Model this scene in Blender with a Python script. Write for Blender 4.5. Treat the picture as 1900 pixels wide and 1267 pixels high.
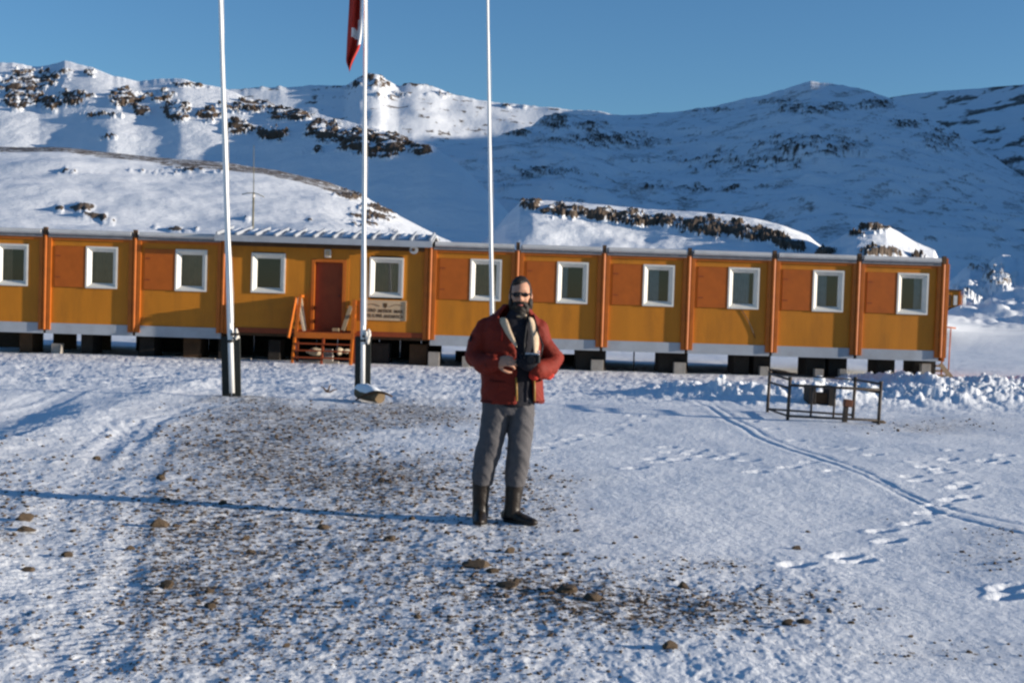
import bpy, bmesh, math, random
import numpy as np
from mathutils import Vector, Matrix, Quaternion

for o in list(bpy.data.objects):
    bpy.data.objects.remove(o)
SC = bpy.context.scene
COL = SC.collection
R = math.radians
rng = random.Random(7)

# ------------------------------------------------------------------ camera
F = 2400.0                      # focal length in photo pixels (photo 1900 x 1267)
CAM_H = 1.62
PITCH = math.atan(77.5 / F)
ROLL = R(1.84)
_r0 = np.array([1.0, 0, 0]); _u0 = np.array([0, math.sin(PITCH), math.cos(PITCH)])
CF = np.array([0, math.cos(PITCH), -math.sin(PITCH)])
CR = math.cos(ROLL) * _r0 + math.sin(ROLL) * _u0
CU = -math.sin(ROLL) * _r0 + math.cos(ROLL) * _u0
CP = np.array([0, 0, CAM_H])
cam = bpy.data.cameras.new('camera')
cam.sensor_width = 36.0
cam.lens = F / 1900.0 * 36.0
cam.clip_start = 0.1
cam.clip_end = 20000
camo = bpy.data.objects.new('camera', cam)
M = Matrix(((CR[0], CU[0], -CF[0], CP[0]), (CR[1], CU[1], -CF[1], CP[1]), (CR[2], CU[2], -CF[2], CP[2]), (0, 0, 0, 1)))
camo.matrix_world = M
COL.objects.link(camo)
SC.camera = camo

# ------------------------------------------------------------------ light
SUN_EL, SUN_AZ = R(9.0), R(8.0)         # azimuth: from +X turned towards the camera side
sd = Vector((math.cos(SUN_AZ) * math.cos(SUN_EL), -math.sin(SUN_AZ) * math.cos(SUN_EL), math.sin(SUN_EL)))
sun = bpy.data.lights.new('sun', 'SUN')
sun.energy = 4.8
sun.angle = R(0.5)
sun.color = (1.0, 0.90, 0.77)
suno = bpy.data.objects.new('sun', sun)
suno.rotation_mode = 'QUATERNION'
suno.rotation_quaternion = sd.to_track_quat('Z', 'Y')
COL.objects.link(suno)
W = bpy.data.worlds.new('World')
SC.world = W
W.use_nodes = True
wn = W.node_tree
for n in list(wn.nodes):
    wn.nodes.remove(n)
sky = wn.nodes.new('ShaderNodeTexSky')
sky.sky_type = 'NISHITA'
sky.sun_disc = False
sky.sun_elevation = SUN_EL
sky.sun_rotation = R(90.0) + SUN_AZ
sky.altitude = 0.0
sky.air_density = 1.0
sky.dust_density = 0.0
sky.ozone_density = 4.7
bg = wn.nodes.new('ShaderNodeBackground')
bg.inputs['Strength'].default_value = 0.100
wo = wn.nodes.new('ShaderNodeOutputWorld')
wn.links.new(sky.outputs[0], bg.inputs[0])
wn.links.new(bg.outputs[0], wo.inputs[0])
SC.view_settings.view_transform = 'Standard'
SC.view_settings.look = 'None'
SC.view_settings.gamma = 1.0
SC.view_settings.exposure = 0.68
SC.view_settings.use_curve_mapping = False
SC.render.engine = 'CYCLES'
SC.cycles.max_bounces = 6
SC.cycles.filter_width = 2.5             # a soft old slide
SC.cycles.use_denoising = True

# ------------------------------------------------------------------ pixel / world helpers
def ray(px, py):
    d = CF + CR * ((px - 950.0) / F) + CU * ((633.5 - py) / F)
    return d
def at(px, py, Y):
    d = ray(px, py)
    return Vector(CP + d * (Y / d[1]))
def proj(x, y, z):
    dx, dy, dz = x - CP[0], y - CP[1], z - CP[2]
    w = dx * CF[0] + dy * CF[1] + dz * CF[2]
    w = np.where(np.abs(w) < 1e-6, 1e-6, w)
    return (950 + F * (dx * CR[0] + dy * CR[1] + dz * CR[2]) / w, 633.5 - F * (dx * CU[0] + dy * CU[1] + dz * CU[2]) / w)
def sstep(a, b, x):
    t = np.clip((x - a) / (b - a), 0, 1)
    return t * t * (3 - 2 * t)

# ------------------------------------------------------------------ numpy noise
def _h(ix, iy, iz, s):
    h = (ix.astype(np.int64) * 374761393 + iy.astype(np.int64) * 668265263 + iz * 1274126177 + s * 974711) & 0xffffffff
    h = ((h ^ (h >> 13)) * 1274126177) & 0xffffffff
    h = (h ^ (h >> 16))
    return h
def gn2(x, y, s=0):
    ix = np.floor(x); iy = np.floor(y)
    fx = x - ix; fy = y - iy
    ux = fx * fx * fx * (fx * (fx * 6 - 15) + 10); uy = fy * fy * fy * (fy * (fy * 6 - 15) + 10)
    def g(a, b):
        ang = (_h(ix + a, iy + b, 0, s) & 0xffff).astype(np.float64) * (2 * math.pi / 65536)
        return np.cos(ang) * (fx - a) + np.sin(ang) * (fy - b)
    n0 = g(0, 0) * (1 - ux) + g(1, 0) * ux
    n1 = g(0, 1) * (1 - ux) + g(1, 1) * ux
    return (n0 * (1 - uy) + n1 * uy) * 1.41
def fbm(x, y, octv=5, s=0, gain=0.5, lac=2.03):
    x = np.asarray(x, dtype=np.float64); y = np.asarray(y, dtype=np.float64)
    t = 0; a = 1.0; tot = 0
    for i in range(octv):
        t = t + a * gn2(x, y, s + i * 17); tot += a
        x = x * lac + 13.7; y = y * lac - 7.3; a *= gain
    return t / tot
def ridged(x, y, octv=5, s=0, gain=0.55, lac=2.07):
    t = 0; a = 1.0; tot = 0
    for i in range(octv):
        t = t + a * (1 - 2 * np.abs(gn2(x, y, s + i * 31))); tot += a
        x = x * lac + 3.1; y = y * lac + 9.2; a *= gain
    return t / tot

# ------------------------------------------------------------------ materials
def new_mat(name):
    m = bpy.data.materials.new(name); m.use_nodes = True
    nt = m.node_tree
    return m, nt, nt.nodes['Principled BSDF']
def N(nt, t, **kw):
    n = nt.nodes.new(t)
    for k, v in kw.items():
        if k.startswith('i_'):
            n.inputs[k[2:].replace('_', ' ')].default_value = v
        else:
            setattr(n, k, v)
    return n
def rgb(c): return (c[0], c[1], c[2], 1)
def coat(name, col, rough=0.6, var=0.12, scale=6.0, bump=0.0, bscale=40.0, metallic=0.0, dirt=None, dirt_scale=3.0, dirt_amt=0.5, stretch=(1, 1, 1), spec=0.3):
    """paint / cloth / wood / stone: base colour with patchy wear, grain and optional dirt"""
    m, nt, p = new_mat(name)
    tc = N(nt, 'ShaderNodeTexCoord')
    mp = N(nt, 'ShaderNodeMapping'); mp.inputs['Scale'].default_value = stretch
    nt.links.new(tc.outputs['Object'], mp.inputs['Vector'])
    n1 = N(nt, 'ShaderNodeTexNoise', i_Scale=scale, i_Detail=6.0, i_Roughness=0.65)
    nt.links.new(mp.outputs[0], n1.inputs['Vector'])
    mx = N(nt, 'ShaderNodeMix', data_type='RGBA')
    lo = [c * (1 - var) for c in col]; hi = [min(1, c * (1 + var)) for c in col]
    mx.inputs['A'].default_value = rgb(lo); mx.inputs['B'].default_value = rgb(hi)
    mr = N(nt, 'ShaderNodeMapRange'); mr.inputs[1].default_value = 0.3; mr.inputs[2].default_value = 0.7
    nt.links.new(n1.outputs['Fac'], mr.inputs[0]); nt.links.new(mr.outputs[0], mx.inputs['Factor'])
    last = mx.outputs['Result']
    if dirt:
        n2 = N(nt, 'ShaderNodeTexNoise', i_Scale=dirt_scale, i_Detail=8.0, i_Roughness=0.7)
        nt.links.new(mp.outputs[0], n2.inputs['Vector'])
        m2 = N(nt, 'ShaderNodeMapRange'); m2.inputs[1].default_value = 0.5; m2.inputs[2].default_value = 0.72; m2.inputs[4].default_value = dirt_amt
        nt.links.new(n2.outputs['Fac'], m2.inputs[0])
        x2 = N(nt, 'ShaderNodeMix', data_type='RGBA'); x2.inputs['B'].default_value = rgb(dirt)
        nt.links.new(m2.outputs[0], x2.inputs['Factor']); nt.links.new(last, x2.inputs['A'])
        last = x2.outputs['Result']
    nt.links.new(last, p.inputs['Base Color'])
    p.inputs['Roughness'].default_value = rough
    p.inputs['Metallic'].default_value = metallic
    p.inputs['Specular IOR Level'].default_value = spec
    if bump:
        n3 = N(nt, 'ShaderNodeTexNoise', i_Scale=bscale, i_Detail=5.0)
        nt.links.new(mp.outputs[0], n3.inputs['Vector'])
        b = N(nt, 'ShaderNodeBump', i_Strength=bump, i_Distance=0.01)
        nt.links.new(n3.outputs['Fac'], b.inputs['Height']); nt.links.new(b.outputs[0], p.inputs['Normal'])
    return m

def snow_mat(name, attr, dirt, lo=9.0, hi=34.0, tb=0.75, tg=0.27, soft=0.035, bump_d=0.02, bump_s=14.0, bump=0.5, snow=(0.84, 0.86, 0.88), dirt2=None, dusty=0.0):
    """snow with bare stony ground showing where the mesh attribute says so"""
    m, nt, p = new_mat(name)
    tc = N(nt, 'ShaderNodeTexCoord')
    a = N(nt, 'ShaderNodeAttribute', attribute_name=attr)
    n1 = N(nt, 'ShaderNodeTexNoise', i_Scale=lo, i_Detail=5.0, i_Roughness=0.6)
    n2 = N(nt, 'ShaderNodeTexNoise', i_Scale=hi, i_Detail=4.0, i_Roughness=0.6)
    for n in (n1, n2): nt.links.new(tc.outputs['Object'], n.inputs['Vector'])
    ad = N(nt, 'ShaderNodeMath', operation='MULTIPLY_ADD'); ad.inputs[1].default_value = 0.45
    ml = N(nt, 'ShaderNodeMath', operation='MULTIPLY'); ml.inputs[1].default_value = 0.55
    nt.links.new(n1.outputs['Fac'], ml.inputs[0]); nt.links.new(n2.outputs['Fac'], ad.inputs[0]); nt.links.new(ml.outputs[0], ad.inputs[2])
    th = N(nt, 'ShaderNodeMath', operation='MULTIPLY_ADD'); th.inputs[1].default_value = tg; th.inputs[2].default_value = -tb
    nt.links.new(a.outputs['Fac'], th.inputs[0])
    sm = N(nt, 'ShaderNodeMath', operation='ADD'); nt.links.new(ad.outputs[0], sm.inputs[0]); nt.links.new(th.outputs[0], sm.inputs[1])
    mr = N(nt, 'ShaderNodeMapRange', interpolation_type='SMOOTHSTEP'); mr.inputs[1].default_value = -soft; mr.inputs[2].default_value = soft
    nt.links.new(sm.outputs[0], mr.inputs[0])
    dn = N(nt, 'ShaderNodeMix', data_type='RGBA')
    dn.inputs['A'].default_value = rgb(dirt); dn.inputs['B'].default_value = rgb(dirt2 or [c * 1.7 for c in dirt])
    nt.links.new(n2.outputs['Fac'], dn.inputs['Factor'])
    sn = N(nt, 'ShaderNodeMix', data_type='RGBA')
    sn.inputs['A'].default_value = rgb([c * 0.94 for c in snow]); sn.inputs['B'].default_value = rgb(snow)
    nt.links.new(n1.outputs['Fac'], sn.inputs['Factor'])
    if dusty:       # thin snow with grit in it where the ground is nearly bare
        du = N(nt, 'ShaderNodeMix', data_type='RGBA'); du.inputs['B'].default_value = (0.36, 0.31, 0.26, 1)
        dm = N(nt, 'ShaderNodeMath', operation='MULTIPLY', use_clamp=True); dm.inputs[1].default_value = dusty * 1.6
        dk = N(nt, 'ShaderNodeMath', operation='MULTIPLY', use_clamp=True)
        nt.links.new(a.outputs['Fac'], dm.inputs[0]); nt.links.new(dm.outputs[0], dk.inputs[0]); nt.links.new(n1.outputs['Fac'], dk.inputs[1])
        nt.links.new(dk.outputs[0], du.inputs['Factor']); nt.links.new(sn.outputs['Result'], du.inputs['A']); sn = du
    mx = N(nt, 'ShaderNodeMix', data_type='RGBA')
    nt.links.new(mr.outputs[0], mx.inputs['Factor']); nt.links.new(sn.outputs['Result'], mx.inputs['A']); nt.links.new(dn.outputs['Result'], mx.inputs['B'])
    nt.links.new(mx.outputs['Result'], p.inputs['Base Color'])
    p.inputs['Roughness'].default_value = 0.75
    p.inputs['Specular IOR Level'].default_value = 0.25
    n3 = N(nt, 'ShaderNodeTexNoise', i_Scale=bump_s, i_Detail=8.0, i_Roughness=0.65)
    nt.links.new(tc.outputs['Object'], n3.inputs['Vector'])
    b = N(nt, 'ShaderNodeBump', i_Strength=bump, i_Distance=bump_d)
    nt.links.new(n3.outputs['Fac'], b.inputs['Height']); nt.links.new(b.outputs[0], p.inputs['Normal'])
    return m

def glass_mat(name, tint=(0.84, 0.88, 0.88)):
    m, nt, p = new_mat(name)
    nt.nodes.remove(p)
    out = nt.nodes['Material Output']
    tr = N(nt, 'ShaderNodeBsdfTransparent'); tr.inputs[0].default_value = rgb(tint)
    gl = N(nt, 'ShaderNodeBsdfGlossy'); gl.inputs['Roughness'].default_value = 0.03
    fr = N(nt, 'ShaderNodeFresnel', i_IOR=1.5)
    ma = N(nt, 'ShaderNodeMath', operation='MULTIPLY_ADD'); ma.inputs[1].default_value = 1.0; ma.inputs[2].default_value = 0.06
    nt.links.new(fr.outputs[0], ma.inputs[0])
    mx = N(nt, 'ShaderNodeMixShader')
    nt.links.new(ma.outputs[0], mx.inputs[0]); nt.links.new(tr.outputs[0], mx.inputs[1]); nt.links.new(gl.outputs[0], mx.inputs[2])
    nt.links.new(mx.outputs[0], out.inputs[0])
    return m

# ------------------------------------------------------------------ mesh builder
class MB:
    def __init__(s): s.v = []; s.f = []
    def add(s, vs, fs):
        n = len(s.v); s.v += [tuple(v) for v in vs]; s.f += [tuple(i + n for i in f) for f in fs]; return s
    def box(s, x0, x1, y0, y1, z0, z1, rot=None, c=None):
        vs = [Vector((x, y, z)) for z in (z0, z1) for y in (y0, y1) for x in (x0, x1)]
        if rot is not None:
            c = Vector(c) if c is not None else Vector(((x0 + x1) / 2, (y0 + y1) / 2, (z0 + z1) / 2))
            vs = [c + rot @ (v - c) for v in vs]
        return s.add(vs, [(0, 2, 3, 1), (4, 5, 7, 6), (0, 1, 5, 4), (2, 6, 7, 3), (0, 4, 6, 2), (1, 3, 7, 5)])
    def beam(s, a, b, w, h=None, up=(0, 0, 1)):
        h = h or w
        a = Vector(a); b = Vector(b); d = (b - a).normalized()
        x = d.cross(Vector(up))
        if x.length < 1e-4: x = d.cross(Vector((0, 1, 0)))
        x.normalize(); y = x.cross(d).normalized()
        vs = [p + x * (w / 2 * i) + y * (h / 2 * j) for p in (a, b) for (i, j) in ((-1, -1), (1, -1), (1, 1), (-1, 1))]
        return s.add(vs, [(3, 2, 1, 0), (4, 5, 6, 7), (0, 1, 5, 4), (1, 2, 6, 5), (2, 3, 7, 6), (3, 0, 4, 7)])
    def tube(s, pts, rad, seg=12, squash=1.0, caps=True, up=(0, 0, 1)):
        pts = [Vector(p) for p in pts]
        if not hasattr(rad, '__len__'): rad = [rad] * len(pts)
        rings = []
        px = None
        for i, p in enumerate(pts):
            d = (pts[min(i + 1, len(pts) - 1)] - pts[max(i - 1, 0)]).normalized()
            if px is None:
                x = d.cross(Vector(up))
                if x.length < 1e-3: x = d.cross(Vector((0, 1, 0)))
            else:
                x = px - d * px.dot(d)
            x.normalize(); px = x; y = d.cross(x).normalized()
            rings.append([p + (x * math.cos(t) + y * math.sin(t) * squash) * rad[i] for t in [2 * math.pi * k / seg for k in range(seg)]])
        vs = [v for r in rings for v in r]; fs = []
        for i in range(len(pts) - 1):
            for k in range(seg):
                k2 = (k + 1) % seg
                fs.append((i * seg + k, i * seg + k2, (i + 1) * seg + k2, (i + 1) * seg + k))
        if caps:
            fs.append(tuple(range(seg))[::-1]); fs.append(tuple((len(pts) - 1) * seg + k for k in range(seg)))
        return s.add(vs, fs)
    def ell(s, c, r, nu=20, nv=12, rot=None):
        c = Vector(c); vs = []
        if not hasattr(r, '__len__'): r = (r, r, r)
        for j in range(1, nv):
            th = math.pi * j / nv
            for i in range(nu):
                ph = 2 * math.pi * i / nu
                v = Vector((r[0] * math.sin(th) * math.cos(ph), r[1] * math.sin(th) * math.sin(ph), r[2] * math.cos(th)))
                vs.append(c + (rot @ v if rot else v))
        t = Vector((0, 0, r[2])); b = Vector((0, 0, -r[2]))
        vs.append(c + (rot @ t if rot else t)); vs.append(c + (rot @ b if rot else b))
        fs = []
        for j in range(nv - 2):
            for i in range(nu):
                i2 = (i + 1) % nu
                fs.append((j * nu + i, (j + 1) * nu + i, (j + 1) * nu + i2, j * nu + i2))
        T = (nv - 1) * nu
        for i in range(nu):
            i2 = (i + 1) % nu
            fs.append((T, i, i2)); fs.append((T + 1, (nv - 2) * nu + i2, (nv - 2) * nu + i))
        return s.add(vs, fs)
    def loft(s, secs, seg=28, caps=True):
        """secs: (centre Vector, rx, ry) horizontal ellipses"""
        vs = []; fs = []
        for c, rx, ry in secs:
            for k in range(seg):
                t = 2 * math.pi * k / seg
                vs.append((c[0] + rx * math.cos(t), c[1] + ry * math.sin(t), c[2]))
        n = len(secs)
        up = secs[-1][0][2] > secs[0][0][2]
        for i in range(n - 1):
            for k in range(seg):
                k2 = (k + 1) % seg
                q = (i * seg + k, i * seg + k2, (i + 1) * seg + k2, (i + 1) * seg + k)
                fs.append(q if up else q[::-1])
        if caps:
            a = tuple(range(seg)); b = tuple((n - 1) * seg + k for k in range(seg))
            fs.append(a[::-1] if up else a); fs.append(b if up else b[::-1])
        return s.add(vs, fs)
    def mesh(s, name, origin=None):
        me = bpy.data.meshes.new(name)
        vs = s.v
        if origin is not None:
            ox, oy, oz = origin
            vs = [(v[0] - ox, v[1] - oy, v[2] - oz) for v in vs]
        me.from_pydata(vs, [], s.f); me.update()
        return me

def tag(o, label=None, cat=None, group=None, kind=None):
    if label: o['label'] = label
    if cat: o['category'] = cat
    if group: o['group'] = group
    if kind: o['kind'] = kind
    return o
def link(name, me, mat=None, parent=None, smooth=False):
    o = bpy.data.objects.new(name, me); COL.objects.link(o)
    if mat is not None and me is not None and len(me.materials) == 0: me.materials.append(mat)
    if smooth and me is not None:
        me.polygons.foreach_set('use_smooth', [True] * len(me.polygons))
    if parent is not None: o.parent = parent
    return o
def thing(name, loc, label, cat, group=None, rz=0.0):
    o = bpy.data.objects.new(name, None); COL.objects.link(o)
    o.location = loc; o.rotation_euler = (0, 0, rz); o.empty_display_size = 0.2
    return tag(o, label, cat, group)
def part(name, mb, mat, root, org=None, smooth=False, bev=0.0):
    """mb in world coordinates when org (root location) is given, else local to root"""
    me = mb.mesh(name, org)
    o = link(name, me, mat, root, smooth)
    if bev:
        b = o.modifiers.new('edge', 'BEVEL'); b.width = bev; b.segments = 2; b.limit_method = 'ANGLE'; b.angle_limit = R(40)
    return o
def remesh(mb, voxel, smooth=2, noise=0.0, nscale=6.0, seed=0, origin=None, name='mesh'):
    me = mb.mesh('tmp')
    o = bpy.data.objects.new('tmp', me); COL.objects.link(o)
    m = o.modifiers.new('r', 'REMESH'); m.mode = 'VOXEL'; m.voxel_size = voxel
    if smooth:
        k = o.modifiers.new('s', 'SMOOTH'); k.iterations = smooth; k.factor = 0.5
    dg = bpy.context.evaluated_depsgraph_get()
    res = bpy.data.meshes.new_from_object(o.evaluated_get(dg))
    bpy.data.objects.remove(o); bpy.data.meshes.remove(me)
    res.name = name
    n = len(res.vertices)
    co = np.empty(n * 3); res.vertices.foreach_get('co', co); co = co.reshape(-1, 3)
    if noise:
        nr = np.empty(n * 3); res.vertices.foreach_get('normal', nr); nr = nr.reshape(-1, 3)
        d = ridged(co[:, 0] * nscale + co[:, 2] * nscale * 0.5, co[:, 2] * nscale + co[:, 1] * nscale * 1.3, 3, seed)
        co = co + nr * (d * noise)[:, None]
    if origin is not None: co = co - np.array(origin)[None, :]
    res.vertices.foreach_set('co', co.ravel()); res.update()
    res.polygons.foreach_set('use_smooth', [True] * len(res.polygons))
    return res

def grid_mesh(name, X, Y, Z, attrs=None):
    nr, nc = X.shape
    me = bpy.data.meshes.new(name)
    co = np.stack([X, Y, Z], -1).reshape(-1, 3)
    me.vertices.add(nr * nc); me.vertices.foreach_set('co', co.astype(np.float32).ravel())
    i = np.arange(nr * nc).reshape(nr, nc)
    q = np.stack([i[:-1, :-1], i[:-1, 1:], i[1:, 1:], i[1:, :-1]], -1).reshape(-1)
    nf = (nr - 1) * (nc - 1)
    me.loops.add(nf * 4); me.loops.foreach_set('vertex_index', q.astype(np.int32))
    me.polygons.add(nf); me.polygons.foreach_set('loop_start', np.arange(0, nf * 4, 4, dtype=np.int32))
    me.polygons.foreach_set('use_smooth', np.ones(nf, dtype=bool))
    me.update(); me.validate()
    for k, v in (attrs or {}).items():
        at_ = me.attributes.new(k, 'FLOAT', 'POINT'); at_.data.foreach_set('value', v.astype(np.float32).ravel())
    return me
# ------------------------------------------------------------------ the ground
_gy = [-50, 12, 17, 24, 33, 62, 100, 150, 220, 400, 3000]
_gz = [0.0, 0.0, -0.05, -0.14, -0.30, -0.30, 0.3, 1.6, 3.0, 6.0, 10.0]
def zbase(y): return np.interp(y, _gy, _gz)
def gnd(px, py):
    d = ray(px, py); t = 5.0
    for _ in range(60):
        y = CP[1] + d[1] * t
        t = (float(zbase(y)) - CP[2]) / d[2]
        t = min(max(t, 1.0), 400.0)
    return CP + d * t
def gxy(px, py):
    p = gnd(px, py); return (p[0], p[1])
def pline(pix): return [gxy(*p) for p in pix]
def dist_pl(x, y, pl):
    """distance, signed side and run along a polyline"""
    best = np.full(x.shape, 1e9); side = np.zeros(x.shape); run = np.zeros(x.shape); acc = 0
    for (ax, ay), (bx, by) in zip(pl[:-1], pl[1:]):
        dx, dy = bx - ax, by - ay; L2 = dx * dx + dy * dy
        t = np.clip(((x - ax) * dx + (y - ay) * dy) / L2, 0, 1)
        ex, ey = x - ax - t * dx, y - ay - t * dy
        d = np.hypot(ex, ey); m = d < best
        best = np.where(m, d, best); side = np.where(m, np.sign(dx * ey - dy * ex), side)
        run = np.where(m, acc + t * math.sqrt(L2), run); acc += math.sqrt(L2)
    return best, side, run

GRAVEL = [(520, 805, 300, 70, .48), (600, 768, 260, 22, .34), (420, 890, 420, 100, .34), (760, 885, 190, 45, .36), (1000, 945, 140, 45, .45), (1040, 890, 110, 18, .5),
          (700, 1185, 560, 70, .50), (1090, 1065, 190, 45, .50), (1390, 1135, 210, 40, .62), (1150, 1125, 230, 45, .42), (420, 1020, 520, 110, .5), (1740, 1210, 260, 25, .45),
          (1730, 790, 140, 16, .62), (1560, 790, 80, 8, .3), (1850, 995, 90, 20, .5), (1850, 1040, 120, 25, .4), (1640, 960, 60, 12, .35), (1330, 1045, 100, 16, .4), (780, 765, 100, 20, .5), (440, 742, 60, 7, .8), (1230, 985, 60, 10, .3),
          (770, 825, 130, 22, -.5), (1300, 940, 330, 60, -.35), (190, 780, 150, 45, -.35), (110, 850, 120, 80, -.2)]
BERM_R = pline([(1215, 725), (1290, 735), (1370, 742), (1440, 744), (1520, 745), (1620, 745), (1720, 748), (1800, 748), (1900, 745), (2100, 750)])
BERM_R2 = pline([(1640, 708), (1720, 722), (1800, 722), (1880, 718), (2050, 715)])
BANK_L = pline([(-120, 860), (25, 815), (100, 792), (180, 766), (260, 742), (340, 720), (430, 706)])
SKI = pline([(1000, 742), (1180, 735), (1250, 738), (1310, 755), (1360, 785), (1400, 808), (1440, 825), (1500, 846), (1560, 868), (1620, 893), (1680, 921), (1730, 945), (1790, 962), (1880, 985), (2000, 1010)])
SKI2 = pline([(1325, 755), (1375, 782), (1420, 808), (1470, 828), (1540, 852), (1600, 876), (1660, 905), (1720, 930), (1770, 944), (1880, 968), (2000, 990)])
SNOWTRK = pline([(1640, 905), (1700, 920), (1735, 940)])
TRK = [pline(p) for p in ([(25, 745), (100, 727), (200, 713), (330, 697), (450, 690)], [(25, 760), (90, 745), (170, 722), (300, 700), (420, 695)], [(60, 1130), (120, 1000), (170, 900), (215, 830), (260, 790), (330, 755)],
                                [(30, 1100), (90, 985), (140, 890), (185, 825), (235, 780)], [(140, 1230), (210, 1000), (240, 900), (290, 820)], [(200, 840), (250, 800), (330, 765), (420, 745)])]
STEPS = [(1478, 1044, 1), (1590, 1036, 1), (1570, 1028, -1), (1637, 982, 1), (1652, 1002, -1), (1695, 968, 1), (1722, 950, -1), (1740, 935, 1), (1768, 925, -1), (1800, 920, 1), (1780, 905, -1), (1795, 898, 1), (1755, 878, -1), (1745, 872, 1), (1718, 868, -1), (1702, 860, 1),
         (1690, 885, -1), (1708, 893, 1), (1120, 806, 1), (1140, 797, -1), (1160, 788, 1), (1185, 780, -1), (1175, 770, 1), (1205, 772, -1), (1225, 858, 1), (1245, 838, -1), (1262, 852, 1), (1280, 840, -1), (1295, 834, 1), (1310, 845, -1), (1215, 850, 1),
         (1240, 828, 1), (1180, 870, 1), (1465, 870, 1), (1405, 878, 1), (1390, 855, 1), (1345, 850, 1), (1370, 842, -1), (1550, 875, 1), (1500, 860, 1), (1395, 780, 1), (1432, 796, -1), (1478, 815, 1), (1830, 855, 1), (1855, 858, -1), (1865, 848, 1), (1770, 838, 1), (1760, 852, -1),
         (1775, 858, 1), (1870, 1090, 1), (1868, 1105, -1), (1010, 830, 1), (1035, 822, -1), (1060, 815, 1), (1085, 808, -1), (1590, 833, 1), (1540, 828, -1), (1620, 845, 1)]
STEPW = [(gxy(a, b), s) for a, b, s in STEPS]
SHADOW_BANK = (44.0, 84.0)

def ground(x, y, fine=True):
    """height and bare-ground weight"""
    z = zbase(y).astype(np.float64)
    px, py = proj(x, y, z)
    g = np.zeros_like(z)
    wob = fbm(x * 0.9, y * 0.9, 3, 91)
    for (cx, cy, rx, ry, w) in GRAVEL:
        q = ((px - cx) / rx) ** 2 + ((py - cy) / ry) ** 2
        g = g + w * np.exp(-q * 0.9)
    infr = sstep(700, 790, py) * np.where(y > 0.5, 1, 0)
    leftness = 1 - sstep(850, 1150, px + (py - 900) * -0.3)
    g = g + 0.27 * infr * leftness
    g = np.clip(g + 0.45 * wob * np.clip(g * 2, 0, 1), 0, 1) * sstep(690, 745, py)
    rough = np.clip(0.28 + 0.72 * np.maximum(leftness * sstep(720, 770, py), sstep(990, 1080, py) * (1 - sstep(1500, 1700, px))), 0, 1)
    # broad drifts and small crust
    z = z + 0.05 * fbm(x * 0.35, y * 0.35, 3, 3) + 0.010 * fbm(x * 1.6, y * 1.9, 3, 5)
    z = z + rough * (0.015 * fbm(x * 4.2, y * 3.0, 4, 11, 0.6) + 0.006 * ridged(x * 9, y * 6.5, 3, 15)) + (1 - rough) * 0.005 * fbm(x * 7, y * 5, 4, 13)
    # churned strip before the building
    strip = sstep(20.0, 25.5, y + 2.0 * (px < 900)) * (1 - sstep(34, 37, y))
    z = z + strip * (0.055 * fbm(x * 1.5, y * 1.5, 4, 21, 0.62) + 0.022 * ridged(x * 3.4, y * 3.0, 3, 23) + 0.02)
    # heaps thrown up by the plough
    d, s, r = dist_pl(x, y, BERM_R)
    h = np.exp(-(d / 1.15) ** 2)
    z = z + h * sstep(0.0, 2.5, r) * (0.20 + 0.30 * fbm(x * 0.9, y * 0.9, 4, 31, 0.6) + 0.18 * ridged(x * 2.2, y * 2.2, 3, 33))
    d, s, r = dist_pl(x, y, BERM_R2)
    z = z + np.exp(-(d / 1.2) ** 2) * (0.15 + 0.28 * fbm(x * 1.0, y * 1.0, 4, 37, 0.6) + 0.16 * ridged(x * 2.2, y * 2.2, 3, 39))
    d, s, r = dist_pl(x, y, BANK_L)
    z = z + 0.04 * np.exp(-(d / 0.45) ** 2) * (1 + 0.7 * fbm(x * 2.2, y * 2.2, 3, 41)) - 0.07 * np.exp(-((d - 0.9) / 0.7) ** 2) * (s > 0) * (1 - sstep(60, 170, px))
    # ski and sledge lines
    for pl, w, dp in ((SKI, 0.036, 0.008), (SKI2, 0.034, 0.007)):
        d, s, r = dist_pl(x, y, pl)
        z = z - dp * np.exp(-(d / w) ** 4) + 0.003 * np.exp(-((d - 0.11) / 0.06) ** 2)
    for i, pl in enumerate(TRK):
        d, s, r = dist_pl(x, y, pl)
        wd = 0.20 if i > 1 else 0.16
        inn = np.exp(-(d / wd) ** 6)
        z = z - inn * (0.006 + 0.003 * np.sin(r * 2 * math.pi / 0.085 + s * d * 18)) + 0.004 * np.exp(-((d - wd - 0.08) / 0.07) ** 2) * (1 + fbm(x * 5, y * 5, 2, 44))
        g = g * (1 - 0.25 * inn)
    # footprints
    for (fx, fy), sg in STEPW:
        dx = x - fx; dy = y - fy
        u = dx * 0.8 + dy * 0.6; v = -dx * 0.6 + dy * 0.8
        q = np.sqrt((u / 0.13) ** 2 + (v / 0.065) ** 2)
        z = z - (0.020 + 0.012 * gn2(x * 14, y * 14, 78)) * np.exp(-q ** 4) + 0.004 * np.exp(-((q - 1.5) / 0.35) ** 2) * (0.6 + 0.8 * (gn2(x * 9, y * 9, 77) > -0.1))
    # unseen bank added far right for its shadow; low bank round the left pole
    z = z + 1.7 * np.exp(-(((x - 49.0) / 9.0) ** 2) - ((y - 88.0) / 2.2) ** 2)
    z = z + 0.05 * np.exp(-(((x - POLE1[0]) / 0.9) ** 2) - ((y - POLE1[1]) / 0.5) ** 2)
    far = sstep(60, 110, y)
    z = z + far * 0.5 * fbm(x * 0.05, y * 0.05, 4, 51)
    g = g + far * 0.5 * sstep(0.1, 0.5, fbm(x * 0.06, y * 0.2, 4, 57))
    return z, np.clip(g, 0, 1)
POLE1 = gxy(431, 742); POLE2 = gxy(673, 722)

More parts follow.
